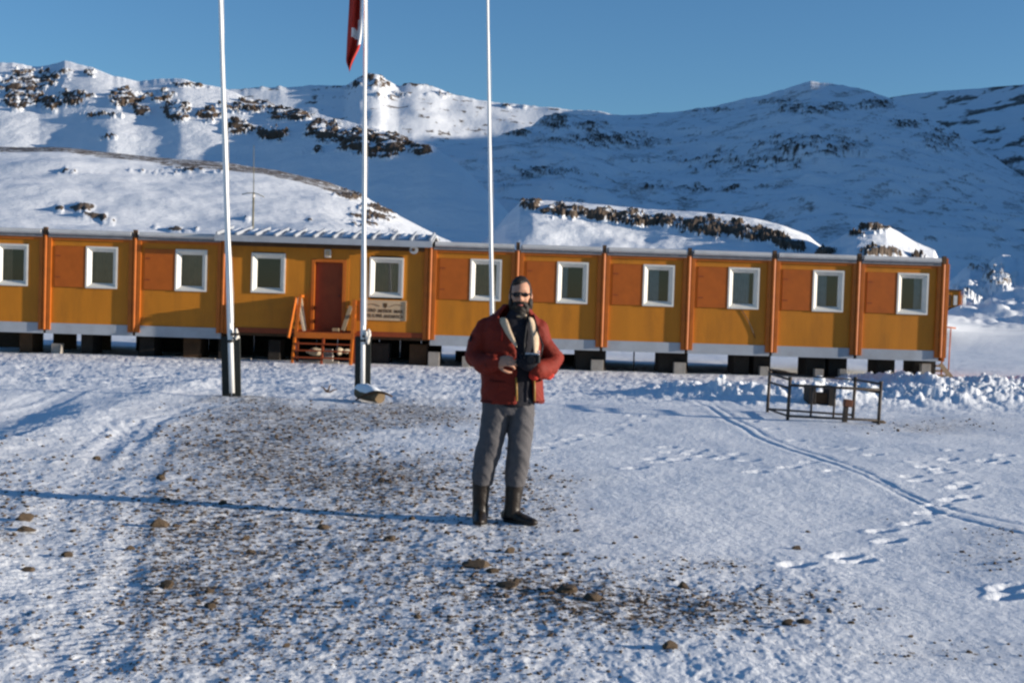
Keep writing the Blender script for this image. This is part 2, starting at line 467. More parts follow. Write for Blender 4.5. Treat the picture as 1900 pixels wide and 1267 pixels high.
xs_f = (np.arange(-60, 1961, 2.3) - 950.0) / F
a_f = np.concatenate([np.linspace(-4, -0.45, 40)[:-1], xs_f, np.linspace(0.45, 4, 40)[1:]])
pys = np.concatenate([np.arange(1520, 1290, -6.0), np.arange(1290, 655, -1.25), np.arange(655, 590, -1.0)])
Yr = (1.62 * F) / (pys - 556.0)
Yr = np.concatenate([[0.4, 1.2, 2.2, 3.2], Yr[Yr > 3.6], np.geomspace(Yr[-1] * 1.02, 3500, 60)[1:]])
YY, AA = np.meshgrid(Yr, a_f, indexing='ij')
XX = AA * np.maximum(YY, 0.4) + np.sign(AA) * np.clip(np.abs(AA) - 0.42, 0, 9) * 6.0
ZZ, GG = ground(XX, YY)
MAT_GROUND = snow_mat('trodden_snow', 'bare', (0.060, 0.045, 0.032), lo=13.0, hi=42.0, tb=0.672, tg=0.165, soft=0.045, dusty=0.35, bump=0.6, bump_d=0.03, bump_s=16.0, dirt2=(0.16, 0.115, 0.075))
g_o = link('ground', grid_mesh('ground', XX, YY, ZZ, {'bare': GG}), MAT_GROUND)
tag(g_o, 'trodden snow with bare gravel showing through, footprints and tracks', kind='structure')
# the land goes on behind the photographer and under the hills
mb = MB(); mb.add([(-4000, -3000, -3.0), (4000, -3000, -3.0), (4000, 5000, -3.0), (-4000, 5000, -3.0)], [(0, 1, 2, 3)])
mb.add([(-2500, -2500, -0.02), (2500, -2500, -0.02), (2500, 0.40, -0.02), (-2500, 0.40, -0.02)], [(0, 1, 2, 3)])
tag(link('land', mb.mesh('land'), MAT_GROUND), 'flat snowfield', kind='structure')

# ------------------------------------------------------------------ hills and mountains
MAT_HILL = snow_mat('hill_snow', 'bare', (0.050, 0.037, 0.027), lo=0.25, hi=1.1, tb=0.88, tg=0.80, soft=0.06, bump=0.55, bump_d=0.8, bump_s=0.35, dirt2=(0.135, 0.09, 0.058))
MAT_NEARHILL = snow_mat('near_hill_snow', 'bare', (0.060, 0.046, 0.034), lo=0.8, hi=3.4, tb=0.90, tg=0.72, soft=0.06, bump=0.5, bump_d=0.25, bump_s=1.0, dirt2=(0.16, 0.115, 0.08))
MAT_MOUNT = snow_mat('mountain_snow', 'bare', (0.050, 0.037, 0.027), lo=0.20, hi=0.9, tb=0.86, tg=0.80, soft=0.17, bump=0.6, bump_d=1.2, bump_s=0.25, dirt2=(0.12, 0.085, 0.058))
def smooth1(v, k):
    if k < 2: return v
    w = np.hanning(k + 2)[1:-1]; w /= w.sum()
    p = np.pad(v, k, mode='edge')
    return np.convolve(p, w, mode='same')[k:-k]
def hill(name, label, crest, Yb, zb, ncol, nrow, mat, prof=1.0, crest_n=(3.0, 40.0), relief=(0.02, 0.05), blobs=(), rock_h=0.0, rock_s=0.1, crestband=None, seed=0, back=0.6, sm=9, spots=0.0, stripe=None, rock_k=1.0):
    cx = np.array([c[0] for c in crest], float); cy = np.array([c[1] for c in crest], float); cY = np.array([c[2] for c in crest], float)
    u = np.linspace(cx[0], cx[-1], ncol)
    y_ = smooth1(np.interp(u, cx, cy), sm); Yc = smooth1(np.interp(u, cx, cY), sm * 3)
    P = np.array([at(a, b, c) for a, b, c in zip(u, y_, Yc)])
    az = P[:, 0] / P[:, 1]; zc = P[:, 2]
    cn = crest_n[0] * fbm(u / crest_n[1], u * 0 + seed, 5, seed, 0.6) * Yc / F
    t = np.concatenate([np.linspace(0, 1, nrow), 1 + np.linspace(0, back, max(8, nrow // 8))[1:]])
    T, AZ = np.meshgrid(t, az, indexing='ij')
    kk = max(3, ncol // 9); fT = sstep(0.35, 0.97, T)
    YC = np.broadcast_to(Yc, T.shape); ZC = smooth1(zc, kk)[None, :] * (1 - fT) + zc[None, :] * fT
    YB = np.interp(u, [u[0], u[-1]], Yb) if hasattr(Yb, '__len__') else np.full(ncol, Yb)
    YB = np.minimum(YB, Yc * 0.9)
    Y = YB + (YC - YB) * T
    X = AZ * Y
    zb_ = np.full(T.shape, zb)
    front = np.clip(T, 0, 1); over = np.clip(T - 1, 0, 9)
    prf = front ** prof if not callable(prof) else prof(front)
    Z = zb_ + (ZC - zb_) * prf - (ZC - zb_) * np.clip(over / back, 0, 1) ** 1.5 * 0.9 + cn[None, :] * np.exp(-((T - 1) / 0.05) ** 2)
    L = float(np.mean(Yc - YB))
    env = np.clip(np.sin(np.clip(T, 0, 1) * math.pi), 0, 1) ** 0.6
    edge = np.where(T > 1, 0.3, env)
    Z = Z + edge * relief[0] * L * fbm(X / (L * 0.35), Y / (L * 0.35), 4, seed + 3, 0.5)
    Z = Z + edge * relief[1] * L * fbm(X / (L * 0.10), (Y + Z) / (L * 0.10), 4, seed + 9, 0.5)
    px, py = proj(X, Y, Z)
    w = np.zeros(T.shape)
    for b in blobs:
        bx, by, rx, ry, s = b
        w = np.maximum(w, s * np.exp(-(((px - bx) / rx) ** 2 + ((py - by) / ry) ** 2)))
    nz = fbm(X / rock_s, (Y + Z * 2) / rock_s, 5, seed + 40, 0.6)
    rk = sstep(0.34, 0.56, w * 0.75 + nz * 0.95 * np.clip(w * 3, 0, 1))
    if rock_h:
        Z = Z + rk * rock_h * (0.35 + 0.9 * ridged(X / (rock_s * 1.3), (Y + Z) / (rock_s * 1.3), 4, seed + 60)) * np.where(T > 0.985, 0.3, 1)
        Y = Y - rk * rock_h * 0.8 * np.clip(nz + 0.4, 0, 1.2)
        X = AZ * Y
        cap = sstep(0.25, 0.5, fbm(X / (rock_s * 0.8), Y / (rock_s * 0.8), 4, seed + 71, 0.6) + 0.30)
    bare = rk.copy()
    if rock_h:
        xu, xv = np.gradient(X); yu, yv = np.gradient(Y); zu, zv = np.gradient(Z)
        nx, ny, nzz = yu * zv - zu * yv, zu * xv - xu * zv, xu * yv - yu * xv
        up = np.abs(nzz) / np.maximum(np.sqrt(nx * nx + ny * ny + nzz * nzz), 1e-9)
        steep = 1 - sstep(0.55, 0.88, up)
        rw_ = sstep(0.20, 0.45, w * 0.8 + nz * 0.5 * np.clip(w * 3, 0, 1))
        bare = rock_k * np.maximum(rw_ * (0.33 + 0.30 * steep - 0.10 * cap), rk * (0.50 - 0.22 * cap))
    if spots: bare = np.maximum(bare, spots * sstep(-0.08, 0.32, fbm(X / (rock_s * 2.5), (Y * 0.6 + Z * 2) / (rock_s * 1.2), 5, seed + 80, 0.6)))
    if stripe: bare = np.maximum(bare, stripe * sstep(-0.06, 0.25, fbm((X * 0.9 + Z * 1.5) / (rock_s * 7), (Z * 3.0 - X * 1.2) / (rock_s * 3), 5, seed + 85, 0.6)))
    if crestband is not None:
        lo, hi, cb0, cb1 = crestband
        bnd = sstep(lo, hi, T + 0.035 * fbm(X / 9, Y / 9, 4, seed + 90)) * (1 - sstep(1.0, 1.06, T)) * sstep(cb0[0] - 1, cb0[0], px) * (1 - sstep(cb1[0], cb1[1], px))
        bare = np.maximum(bare, 0.62 * bnd)
    me = grid_mesh(name, X, Y, Z, {'bare': np.clip(bare, 0, 1)})
    return tag(link(name, me, mat), label, kind='structure')

hill('hill', 'rounded snow dome with a brown gravel crest behind the building', [(-900, 240, 175), (-500, 258, 165), (25, 273, 150), (120, 274, 150), (200, 283, 150), (300, 293, 148), (415, 301, 145), (520, 318, 140), (600, 335, 135), (660, 357, 130), (700, 378, 126), (760, 411, 118), (850, 455, 105), (900, 480, 100), (960, 522, 92), (1010, 575, 86)],
     50.0, -0.5, 620, 90, MAT_NEARHILL, prof=lambda t: 0.80 * t + 0.20 * t * t * (3 - 2 * t), crest_n=(2.0, 60), relief=(0.012, 0.006), sm=13, seed=101, rock_k=2.0, rock_s=2.2, rock_h=0.3,
     blobs=[(150, 388, 30, 8, .8), (175, 402, 35, 9, .7), (110, 390, 10, 6, .9), (205, 412, 25, 7, .6), (540, 430, 12, 4, .7), (330, 425, 60, 9, .5), (450, 408, 14, 5, .6), (120, 318, 60, 10, .45), (330, 318, 120, 9, .5), (690, 400, 60, 34, .55), (655, 362, 40, 14, .65), (575, 408, 8, 4, .9), (800, 445, 30, 8, .4), (735, 425, 30, 14, .4)], crestband=(0.80, 0.87, (-900, -899), (640, 720)), spots=0.12)
hill('ridge', 'snowy ridge with dark rock outcrops behind the dome', [(-900, 60, 470), (-500, 92, 450), (0, 117, 420), (25, 118, 420), (75, 125, 420), (120, 113, 420), (170, 125, 410), (210, 143, 400), (258, 150, 400), (300, 146, 400), (340, 148, 395), (420, 166, 390), (480, 188, 380), (560, 208, 360), (640, 224, 345), (700, 240, 330), (760, 256, 320), (800, 270, 310), (860, 310, 300), (930, 380, 285), (1010, 480, 270), (1080, 585, 260)],
     165.0, 1.5, 900, 220, MAT_HILL, prof=lambda t: 0.25 * t + 0.45 * t * t + 0.30 * sstep(0.45, 0.95, t), crest_n=(5.0, 60), relief=(0.005, 0.006), sm=5, seed=201, rock_k=1.2, rock_s=4.6, rock_h=1.1,
     blobs=[(40, 168, 45, 38, 1.0), (60, 150, 60, 20, .8), (135, 183, 36, 16, .9), (110, 135, 50, 8, .6), (165, 138, 14, 8, .8), (235, 183, 34, 20, 1.0), (262, 208, 20, 12, .9), (325, 208, 30, 20, 1.0), (300, 180, 30, 14, .7), (385, 215, 26, 14, .9), (470, 198, 60, 13, 1.0), (540, 215, 45, 12, 1.0), (445, 238, 34, 14, .95), (505, 250, 34, 15, .9), (600, 245, 40, 24, .85), (660, 262, 50, 24, .95), (720, 270, 50, 22, .95), (775, 280, 36, 14, .8), (690, 285, 60, 14, .7), (350, 160, 60, 6, .6), (185, 215, 60, 8, .5), (200, 255, 30, 5, .55), (90, 190, 50, 20, .7), (580, 282, 40, 10, .4)], spots=0.30, back=0.5)
hill('far_peak', 'distant snowy peak with a small rocky summit', [(-1200, 100, 1250), (-500, 120, 1200), (0, 165, 1150), (300, 178, 1100), (430, 166, 1100), (480, 163, 1100), (540, 162, 1100), (580, 158, 1100), (640, 160, 1100), (655, 150, 1100), (668, 141, 1100), (692, 138, 1100), (706, 141, 1100), (722, 152, 1100), (740, 159, 1100), (770, 156, 1100), (800, 161, 1100), (830, 172, 1100), (900, 188, 1090), (980, 196, 1080), (1060, 204, 1060), (1110, 206, 1040), (1150, 214, 1020), (1250, 232, 980), (1400, 260, 940)],
     560.0, 18.0, 700, 120, MAT_HILL, prof=lambda t: 0.35 * t + 0.65 * t ** 2.2, crest_n=(4.0, 36), relief=(0.035, 0.012), sm=3, seed=301, rock_k=1.3, rock_s=9.0, rock_h=3.0,
     blobs=[(690, 143, 26, 9, 1.0), (665, 158, 20, 5, .7), (710, 155, 20, 8, .8), (770, 158, 50, 5, .8), (820, 176, 40, 5, .6), (640, 163, 60, 4, .6), (500, 163, 40, 3, .6), (740, 175, 60, 5, .45), (960, 197, 60, 4, .5), (690, 180, 60, 5, .4)], spots=0.55, stripe=0.35)
hill('mountain', 'large mountain in blue shade on the right', [(560, 330, 470), (700, 300, 480), (800, 274, 500), (850, 267, 510), (895, 264, 520), (925, 252, 535), (950, 243, 540), (985, 236, 560), (1010, 214, 580), (1040, 210, 590), (1100, 214, 620), (1150, 214, 660), (1250, 209, 690), (1330, 196, 700), (1420, 176, 700), (1470, 161, 700), (1505, 150, 700), (1560, 158, 700), (1600, 165, 690), (1650, 182, 680), (1720, 216, 660), (1800, 262, 640), (1900, 330, 600), (2000, 400, 560), (2150, 500, 500)],
     215.0, 3.0, 900, 220, MAT_MOUNT, prof=lambda t: 0.30 * t + 0.70 * t ** 1.7, crest_n=(4.0, 50), relief=(0.030, 0.016), sm=5, seed=401, rock_k=1.15, rock_s=6.0, rock_h=1.2,
     blobs=[(1030, 226, 26, 16, .9), (960, 248, 30, 7, .9), (1090, 235, 50, 14, .6), (1490, 205, 60, 11, .85), (1550, 200, 50, 9, .8), (1620, 195, 40, 12, .8), (1680, 230, 50, 10, .7), (1440, 190, 60, 8, .6), (1320, 205, 60, 8, .6), (1120, 260, 160, 20, .55), (1500, 270, 160, 30, .55), (1380, 300, 200, 30, .5), (1750, 260, 60, 40, .5), (870, 370, 16, 5, 1.0), (850, 345, 140, 12, .5), (1000, 320, 120, 16, .5), (1300, 350, 200, 12, .5)], spots=0.43, stripe=0.38)
hill('far_ridge', 'far ridge rising to the right edge', [(1350, 260, 1020), (1500, 232, 1010), (1600, 196, 1000), (1650, 181, 1000), (1700, 174, 990), (1750, 169, 980), (1870, 160, 950), (2000, 150, 920), (2300, 120, 870), (2700, 90, 820), (3200, 110, 800)],
     300.0, 6.0, 420, 120, MAT_MOUNT, prof=lambda t: 0.35 * t + 0.65 * t ** 1.5, crest_n=(2.0, 80), relief=(0.02, 0.010), sm=9, seed=501, rock_s=8.0, rock_h=2.0,
     blobs=[(1790, 300, 120, 30, .55), (1800, 400, 90, 40, .5), (1830, 330, 60, 20, .6)], spots=0.30, stripe=0.62)
hill('knoll', 'low knoll with a dark rock scarp behind the building', [(860, 480, 125), (905, 440, 127), (940, 400, 128), (965, 376, 130), (990, 371, 130), (1040, 374, 130), (1100, 378, 130), (1200, 388, 130), (1300, 394, 128), (1400, 407, 124), (1450, 418, 122), (1500, 437, 120), (1530, 462, 116), (1560, 500, 112), (1600, 560, 108)],
     58.0, -0.6, 620, 150, MAT_NEARHILL, prof=lambda t: 0.55 * t + 0.45 * sstep(0.55, 0.92, t), crest_n=(2.0, 40), relief=(0.012, 0.012), sm=5, seed=601, rock_k=1.75, rock_s=1.7, rock_h=0.55,
     blobs=[(985, 382, 22, 10, 1.0), (1025, 392, 24, 12, .9), (1070, 396, 26, 12, .9), (1120, 400, 24, 13, .95), (1175, 408, 26, 15, 1.0), (1235, 412, 26, 12, .9), (1265, 420, 20, 14, .95), (1320, 425, 36, 18, 1.05), (1370, 430, 30, 16, 1.0), (1420, 440, 30, 14, .8), (1455, 455, 18, 10, .9), (1480, 462, 24, 8, .9), (1048, 395, 40, 8, .85), (1097, 400, 40, 9, .85), (1150, 405, 40, 10, .9), (1205, 411, 40, 11, .9), (1290, 421, 40, 12, .95), (1345, 428, 40, 13, .95), (1398, 436, 40, 13, .9), (1445, 446, 30, 11, .85)], spots=0.2, back=0.5)
hill('mound', 'small snow mound with a gravelly top behind the end of the building', [(1440, 540, 100), (1490, 490, 102), (1530, 458, 104), (1560, 440, 106), (1590, 421, 107), (1620, 415, 108), (1645, 419, 108), (1670, 432, 108), (1700, 450, 107), (1722, 459, 106), (1734, 464, 105), (1743, 484, 104), (1748, 530, 102), (1752, 600, 99)],
     60.0, -0.6, 420, 110, MAT_NEARHILL, prof=lambda t: 0.8 * t + 0.2 * sstep(0.3, 1.0, t), crest_n=(1.5, 30), relief=(0.010, 0.010), sm=5, seed=651, rock_k=1.8, rock_s=1.5, rock_h=0.5,
     blobs=[(1620, 470, 26, 9, 1.0), (1660, 472, 24, 8, .9), (1700, 478, 20, 6, .7), (1620, 424, 40, 9, .7), (1590, 432, 24, 10, .6), (1480, 465, 30, 10, .9), (1530, 470, 24, 9, .8)], spots=0.15, back=0.5)
hill('rubble_mound', 'snow covered rubble mound at the right edge', [(1700, 585, 190), (1735, 545, 190), (1760, 525, 188), (1780, 505, 186), (1800, 492, 186), (1830, 498, 186), (1845, 478, 185), (1865, 471, 185), (1885, 480, 185), (1920, 470, 184), (2000, 455, 180), (2100, 500, 180), (2200, 560, 180)],
     110.0, 0.0, 320, 90, MAT_NEARHILL, prof=lambda t: 0.4 * t + 0.6 * t * t, crest_n=(6.0, 18), relief=(0.03, 0.03), sm=3, seed=701, rock_s=2.6, rock_h=0.9,
     blobs=[(1800, 545, 60, 26, .5), (1850, 520, 40, 26, .6), (1820, 500, 40, 8, .6)], spots=0.35, back=0.4)

# the high range that goes on beyond the right edge and shades the valley
qs = np.linspace(120, 1500, 150); vs_ = np.linspace(-1, 1, 61)
Q, V = np.meshgrid(qs, vs_, indexing='ij')
Hq = np.interp(Q, [120, 185, 225, 250, 290, 345, 500, 585, 700, 1000, 1100, 1300, 1500], [0, 0, 115, 134, 141, 156, 182, 194, 204, 248, 262, 240, 200])
Hq = Hq * (1 + 0.03 * fbm(Q / 60, V * 0, 4, 811)) - 2
halfw = 330 + Q * 0 
xb = 640.0 + (Q - 330) * 0.10
Pq = np.cos(V * math.pi / 2) ** 1.4
ex = xb + V * halfw
yy = (Q - ex * math.sin(SUN_AZ)) / math.cos(SUN_AZ)
zz = Hq * Pq + 0.05 * Hq * fbm(ex / 70, yy / 70, 5, 821)
tag(link('range', grid_mesh('range', ex, yy, zz, {'bare': 0.4 * sstep(0, 0.4, fbm(ex / 30, yy / 30, 4, 831))}), MAT_HILL), 'snowy range beyond the right edge', kind='structure')
# ------------------------------------------------------------------ paint
M_WALL = coat('ochre_paint', (0.52, 0.185, 0.011), 0.55, 0.10, 2.5, 0.15, 60, dirt=(0.30, 0.11, 0.012), dirt_scale=2.2, dirt_amt=0.55, stretch=(1, 1, 0.22))
M_ORANGE = coat('orange_paint', (0.46, 0.115, 0.010), 0.5, 0.12, 4, 0.12, 50, dirt=(0.22, 0.05, 0.01), dirt_scale=1.5, dirt_amt=0.4)
M_SHUT = coat('shutter_paint', (0.42, 0.098, 0.008), 0.55, 0.12, 3, 0.25, 30, dirt=(0.31, 0.070, 0.010), dirt_scale=2.0, dirt_amt=0.5)
M_WHITE = coat('white_paint', (0.70, 0.67, 0.60), 0.45, 0.05, 5, 0.1, 60, dirt=(0.5, 0.47, 0.42), dirt_scale=3, dirt_amt=0.4)
M_GREY = coat('grey_sheet', (0.36, 0.38, 0.41), 0.5, 0.08, 2, 0.1, 30, dirt=(0.25, 0.25, 0.26), dirt_scale=1.2, dirt_amt=0.5)
M_GUTTER = coat('weathered_grey', (0.20, 0.19, 0.19), 0.6, 0.2, 6, 0.2, 30)
M_ROOFEDGE = coat('pale_sheet', (0.55, 0.54, 0.52), 0.45, 0.08, 3, 0.1, 30, dirt=(0.35, 0.34, 0.33), dirt_scale=2, dirt_amt=0.5)
M_DARKRED = coat('dark_red_paint', (0.24, 0.045, 0.010), 0.55, 0.15, 4)
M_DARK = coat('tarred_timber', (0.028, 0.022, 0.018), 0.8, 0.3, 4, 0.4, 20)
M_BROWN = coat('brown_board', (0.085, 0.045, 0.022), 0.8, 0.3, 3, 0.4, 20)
M_TIMBER = coat('raw_timber', (0.34, 0.25, 0.15), 0.75, 0.2, 8, 0.4, 30, stretch=(1, 1, 0.2))
M_CONC = coat('concrete', (0.30, 0.27, 0.24), 0.85, 0.15, 4, 0.5, 25)
M_CURTAIN = coat('flare_brown_curtain', (0.34, 0.22, 0.13), 0.9, 0.15, 5)  # curtain; its brown stands for flare reflected in the left panes
M_CURTAIN_B = coat('grey_curtain', (0.30, 0.37, 0.42), 0.9, 0.15, 5)
M_INSIDE = coat('dim_interior', (0.05, 0.045, 0.04), 0.9)
M_GLASS = glass_mat('window_glass')
M_SNOWPATCH = snow_mat('roof_snow', 'none', (0.1, 0.1, 0.1), tb=2.0, bump=0.3)
M_BLACK = coat('black_paint', (0.012, 0.012, 0.012), 0.5, 0.3, 8)
M_STEEL = coat('rusty_steel', (0.060, 0.045, 0.035), 0.6, 0.35, 10, 0.3, 50)
M_SIGN = coat('cream_sign', (0.50, 0.36, 0.22), 0.7, 0.08, 5)
M_LETTER = coat('brown_lettering', (0.085, 0.045, 0.018), 0.7)

# ------------------------------------------------------------------ the station building
WD = 35.8
ALPHA = R(0.8)
WO = at(950, 600, WD); WO.z = 0.0
WX = Vector((math.cos(ALPHA), math.sin(ALPHA), 0)); WY = Vector((-math.sin(ALPHA), math.cos(ALPHA), 0))
def ws(px, py=600.0, off=0.0):
    """pixel -> (run along wall, height) on the wall plane"""
    d = Vector(ray(px, py)); o = Vector(CP)
    p0 = WO + WY * off
    t = (p0 - o).dot(WY) / d.dot(WY)
    p = o + d * t
    return (p - WO).dot(WX), p.z
BLD = thing('station_building', WO, 'long low ochre prefabricated station building on blocks with orange posts and white windows', 'building', rz=ALPHA)
POSTX = [-82, 84, 250, 414, 797, 958, 1118, 1276, 1433, 1590, 1747]
PS = [ws(x, 560)[0] for x in POSTX]
Z_TOP, Z_GUT, Z_TRIM, Z_TRIMB = 3.15, 3.01, 2.93, 2.86
Z_WB, Z_SB, Z_PB = 0.575, 0.285, 0.385
Z_W0, Z_W1 = 1.565, 2.71
DEPTH = 6.4

def siding(s0, s1, z0, z1, y=0.0, th=0.05, pitch=0.075, holes=()):
    """sheet of lapped boarding, cut round openings"""
    mb = MB()
    n = max(1, int(round((z1 - z0) / pitch))); dz = (z1 - z0) / n
    for i in range(n):
        a = z0 + i * dz; b = a + dz
        runs = [(s0, s1)]
        for h0, h1, hz0, hz1 in holes:
            if a < hz1 - 1e-6 and b > hz0 + 1e-6:
                new = []
                for r0, r1 in runs:
                    if h0 > r0: new.append((r0, min(h0, r1)))
                    if h1 < r1: new.append((max(h1, r0), r1))
                runs = new
        for r0, r1 in runs:
            if r1 - r0 < 1e-4: continue
            mb.add([(r0, y - 0.008, a), (r1, y - 0.008, a), (r1, y, b), (r0, y, b), (r0, y, a), (r1, y, a)], [(0, 1, 2, 3), (4, 5, 1, 0)])
    return mb
def window_into(root, s0, s1, z0, z1, curtain, seed):
    fr = MB(); w = 0.10; yo, yi = -0.045, 0.065
    # outer flat face, splayed reveal, four mitred sides
    o = [(s0, z0), (s1, z0), (s1, z1), (s0, z1)]
    m = [(s0 + .045, z0 + .045), (s1 - .045, z0 + .045), (s1 - .045, z1 - .045), (s0 + .045, z1 - .045)]
    i = [(s0 + .045 + w, z0 + .045 + w), (s1 - .045 - w, z0 + .045 + w), (s1 - .045 - w, z1 - .045 - w), (s0 + .045 + w, z1 - .045 - w)]
    V = [(a, 0.01, b) for a, b in o] + [(a, yo, b) for a, b in o] + [(a, yo, b) for a, b in m] + [(a, yi, b) for a, b in i] + [(a, yi + 0.05, b) for a, b in i]
    Fc = []
    for L in range(4):
        for k in range(4):
            k2 = (k + 1) % 4
            Fc.append((L * 4 + k, L * 4 + k2, L * 4 + 4 + k2, L * 4 + 4 + k))
    fr.add(V, Fc)
    f = part('window', fr, M_WHITE, root)
    a0, b0 = i[0]; a1, b1 = i[2]
    p = MB(); p.add([(a0, yi + .012, b0), (a1, yi + .012, b0), (a1, yi + .012, b1), (a0, yi + .012, b1)], [(0, 1, 2, 3)])
    part('pane', p, M_GLASS, f)
    c = MB(); r2 = random.Random(seed)
    if curtain is not None:
        lo, hi, mt = curtain
        n = 22
        for k in range(n + 1):
            s = a0 - .02 + (a1 - a0 + .04) * (lo + (hi - lo) * k / n)
            y = yi + 0.10 + 0.02 * math.sin(k * 1.9 + r2.random() * 0.8)
            c.v += [(s, y, b0 - .03), (s, y, b1 + .03)]
            if k: c.f.append((2 * k - 2, 2 * k, 2 * k + 1, 2 * k - 1))
        part('curtain', c, mt, f, smooth=True)
    b = MB(); yb = yi + 1.6
    b.box(a0 - .3, a1 + .3, yi + .051, yb, b0 - .3, b1 + .3)
    b.f = [q for q in b.f]; del b.f[2]
    part('room', b, M_INSIDE, f)
    return f

rw = random.Random(3)
def module(s0, s1, k):
    """one prefab bay: shutter left, window right"""
    L = s1 - s0
    sh0, sh1, w1 = s0 + 0.255, s0 + 1.10, s0 + 1.965
    part('wall', siding(s0 + .06, s1 - .06, Z_WB, Z_TRIMB, holes=[(sh1 + .03, w1 - .03, Z_W0 + .02, Z_W1 - .02)]), M_WALL, BLD)
    m = MB(); m.box(sh0, sh1 - .004, -0.034, -0.006, Z_W0 + .01, Z_W1 - .01)
    sh = part('shutter', m, M_SHUT, BLD, bev=0.004)
    for zz in (Z_W0 + .28, Z_W1 - .28):
        h = MB(); h.box(sh0 + .02, sh0 + .16, -0.042, -0.034, zz - .015, zz + .015); part('hinge', h, M_DARKRED, sh)
    cur = [(0, .42, M_CURTAIN), (0, 1, M_CURTAIN), (0, 1, M_CURTAIN), (0, .9, M_CURTAIN), (0, .3, M_CURTAIN_B), (0.1, .55, M_CURTAIN_B), (0, .8, M_CURTAIN_B), (0, .5, M_CURTAIN_B), (.65, 1, M_CURTAIN_B)][k]
    window_into(BLD, sh1, w1, Z_W0, Z_W1, cur, k)
    t = MB(); t.box(s0 + .06, s1 - .06, -0.05, 0.02, Z_TRIMB, Z_TRIM); part('head_trim', t, M_ORANGE, BLD)
    g = MB(); g.box(s0 + .08, s1 - .08, -0.09, 0.05, Z_TRIM, Z_GUT); part('gutter_board', g, M_GUTTER, BLD)
    e = MB()
    n = 7
    prof = [(-0.10 - 0.075 * math.sin(math.pi * q / n), Z_GUT + (Z_TOP - Z_GUT) * (1 - math.cos(math.pi * q / n)) / 2) for q in range(n + 1)]
    vs = []
    for s in (s0 + .12, s1 - .10):
        vs += [(s, y, z) for y, z in prof] + [(s, 0.12, Z_TOP), (s, 0.12, Z_GUT)]
    q = n + 3
    fs = [(j, j + q, (j + 1) % q + q, (j + 1) % q) for j in range(q)] + [tuple(range(q)), tuple(range(2 * q - 1, q - 1, -1))]
    e.add(vs, fs); part('roof_edge', e, M_ROOFEDGE, BLD)
    r = MB(); r.box(s0 + .10, s1 - .10, 0.12, DEPTH, Z_GUT, Z_TOP - .01); part('roof_panel', r, M_ROOFEDGE, BLD)
    k_ = MB(); k_.box(s0 + .04, s1 - .04, -0.028, 0.06, Z_SB, Z_WB); part('skirting_board', k_, M_GREY, BLD)
    f_ = MB(); f_.box(s0, s1, 0.06, DEPTH, Z_SB, Z_SB + .12); part('floor_panel', f_, M_BROWN, BLD)
    bk = MB(); bk.box(s0, s1, DEPTH - .1, DEPTH, Z_SB + .12, Z_GUT); part('rear_wall', bk, M_WALL, BLD)
def post(s, zb=Z_PB, stub=True, k=1.0):
    p = MB()
    p.box(s - .165, s - .062, -0.075, 0.03, zb, Z_GUT - .02)
    p.box(s + .062, s + .165, -0.075, 0.03, zb, Z_GUT - .02)
    p.box(s - .060, s + .060, -0.045, 0.03, zb + .01, Z_GUT - .03)
    p.tube([(s, -0.055, zb + .005), (s, -0.055, Z_GUT - .03)], 0.048, 10)
    o = part('post', p, M_ORANGE, BLD, bev=0.006)
    if stub:
        q = MB(); q.box(s - .05, s + .05, -0.13, 0.0, Z_GUT - .02, Z_TOP + .05); part('stub', q, M_BROWN, o)
pairs = [(0, 1), (1, 2), (2, 3), (4, 5), (5, 6), (6, 7), (7, 8), (8, 9), (9, 10)]
for k, (a, b) in enumerate(pairs): module(PS[a], PS[b], k)
for i, s in enumerate(PS): post(s, Z_PB if i not in (3, 4) else 0.44, i not in (3, 4))
# end wall on the right and partitions under the roof
m = MB(); m.box(PS[-1] + .10, PS[-1] + .16, 0.035, DEPTH, Z_SB, Z_TOP); part('end_wall', m, M_ORANGE, BLD)

# entrance section
c0, c1 = PS[3], PS[4]
E_ZB = 0.62
dL, dT = ws(585, 486); dR, dB = ws(633, 613)
wa0, wa1z = ws(467.5, 469); wa1, wa0z = ws(528.5, 544.5)
wb0, wb1z = ws(686.5, 477); wb1, wb0z = ws(747.5, 553)
part('wall', siding(c0 + .165, c1 - .165, E_ZB, 2.86, holes=[(wa0 + .03, wa1 - .03, wa0z + .02, wa1z - .02), (wb0 + .03, wb1 - .03, wb0z + .02, wb1z - .02), (dL, dR, dB - .05, dT)]), M_WALL, BLD)
window_into(BLD, wa0, wa1, wa0z, wa1z, None, 21)
window_into(BLD, wb0, wb1, wb0z, wb1z, (0, 1, M_CURTAIN), 22)
m = MB(); m.box(c0 + .165, c1 - .165, -0.03, 0.02, E_ZB - .14, E_ZB); part('sill_beam', m, M_DARKRED, BLD)
m = MB(); m.box(c0 + .165, c1 - .165, -0.04, 0.02, 2.86, 2.97); part('head_trim', m, M_BROWN, BLD)  # dark strip; shade of the roof overhang is put into its colour
m = MB(); m.box(c0, c1, 0.06, DEPTH, 0.40, 0.52); part('floor_panel', m, M_BROWN, BLD)
m = MB(); m.box(c0, c1, DEPTH - .1, DEPTH, 0.52, 3.1); part('rear_wall', m, M_WALL, BLD)
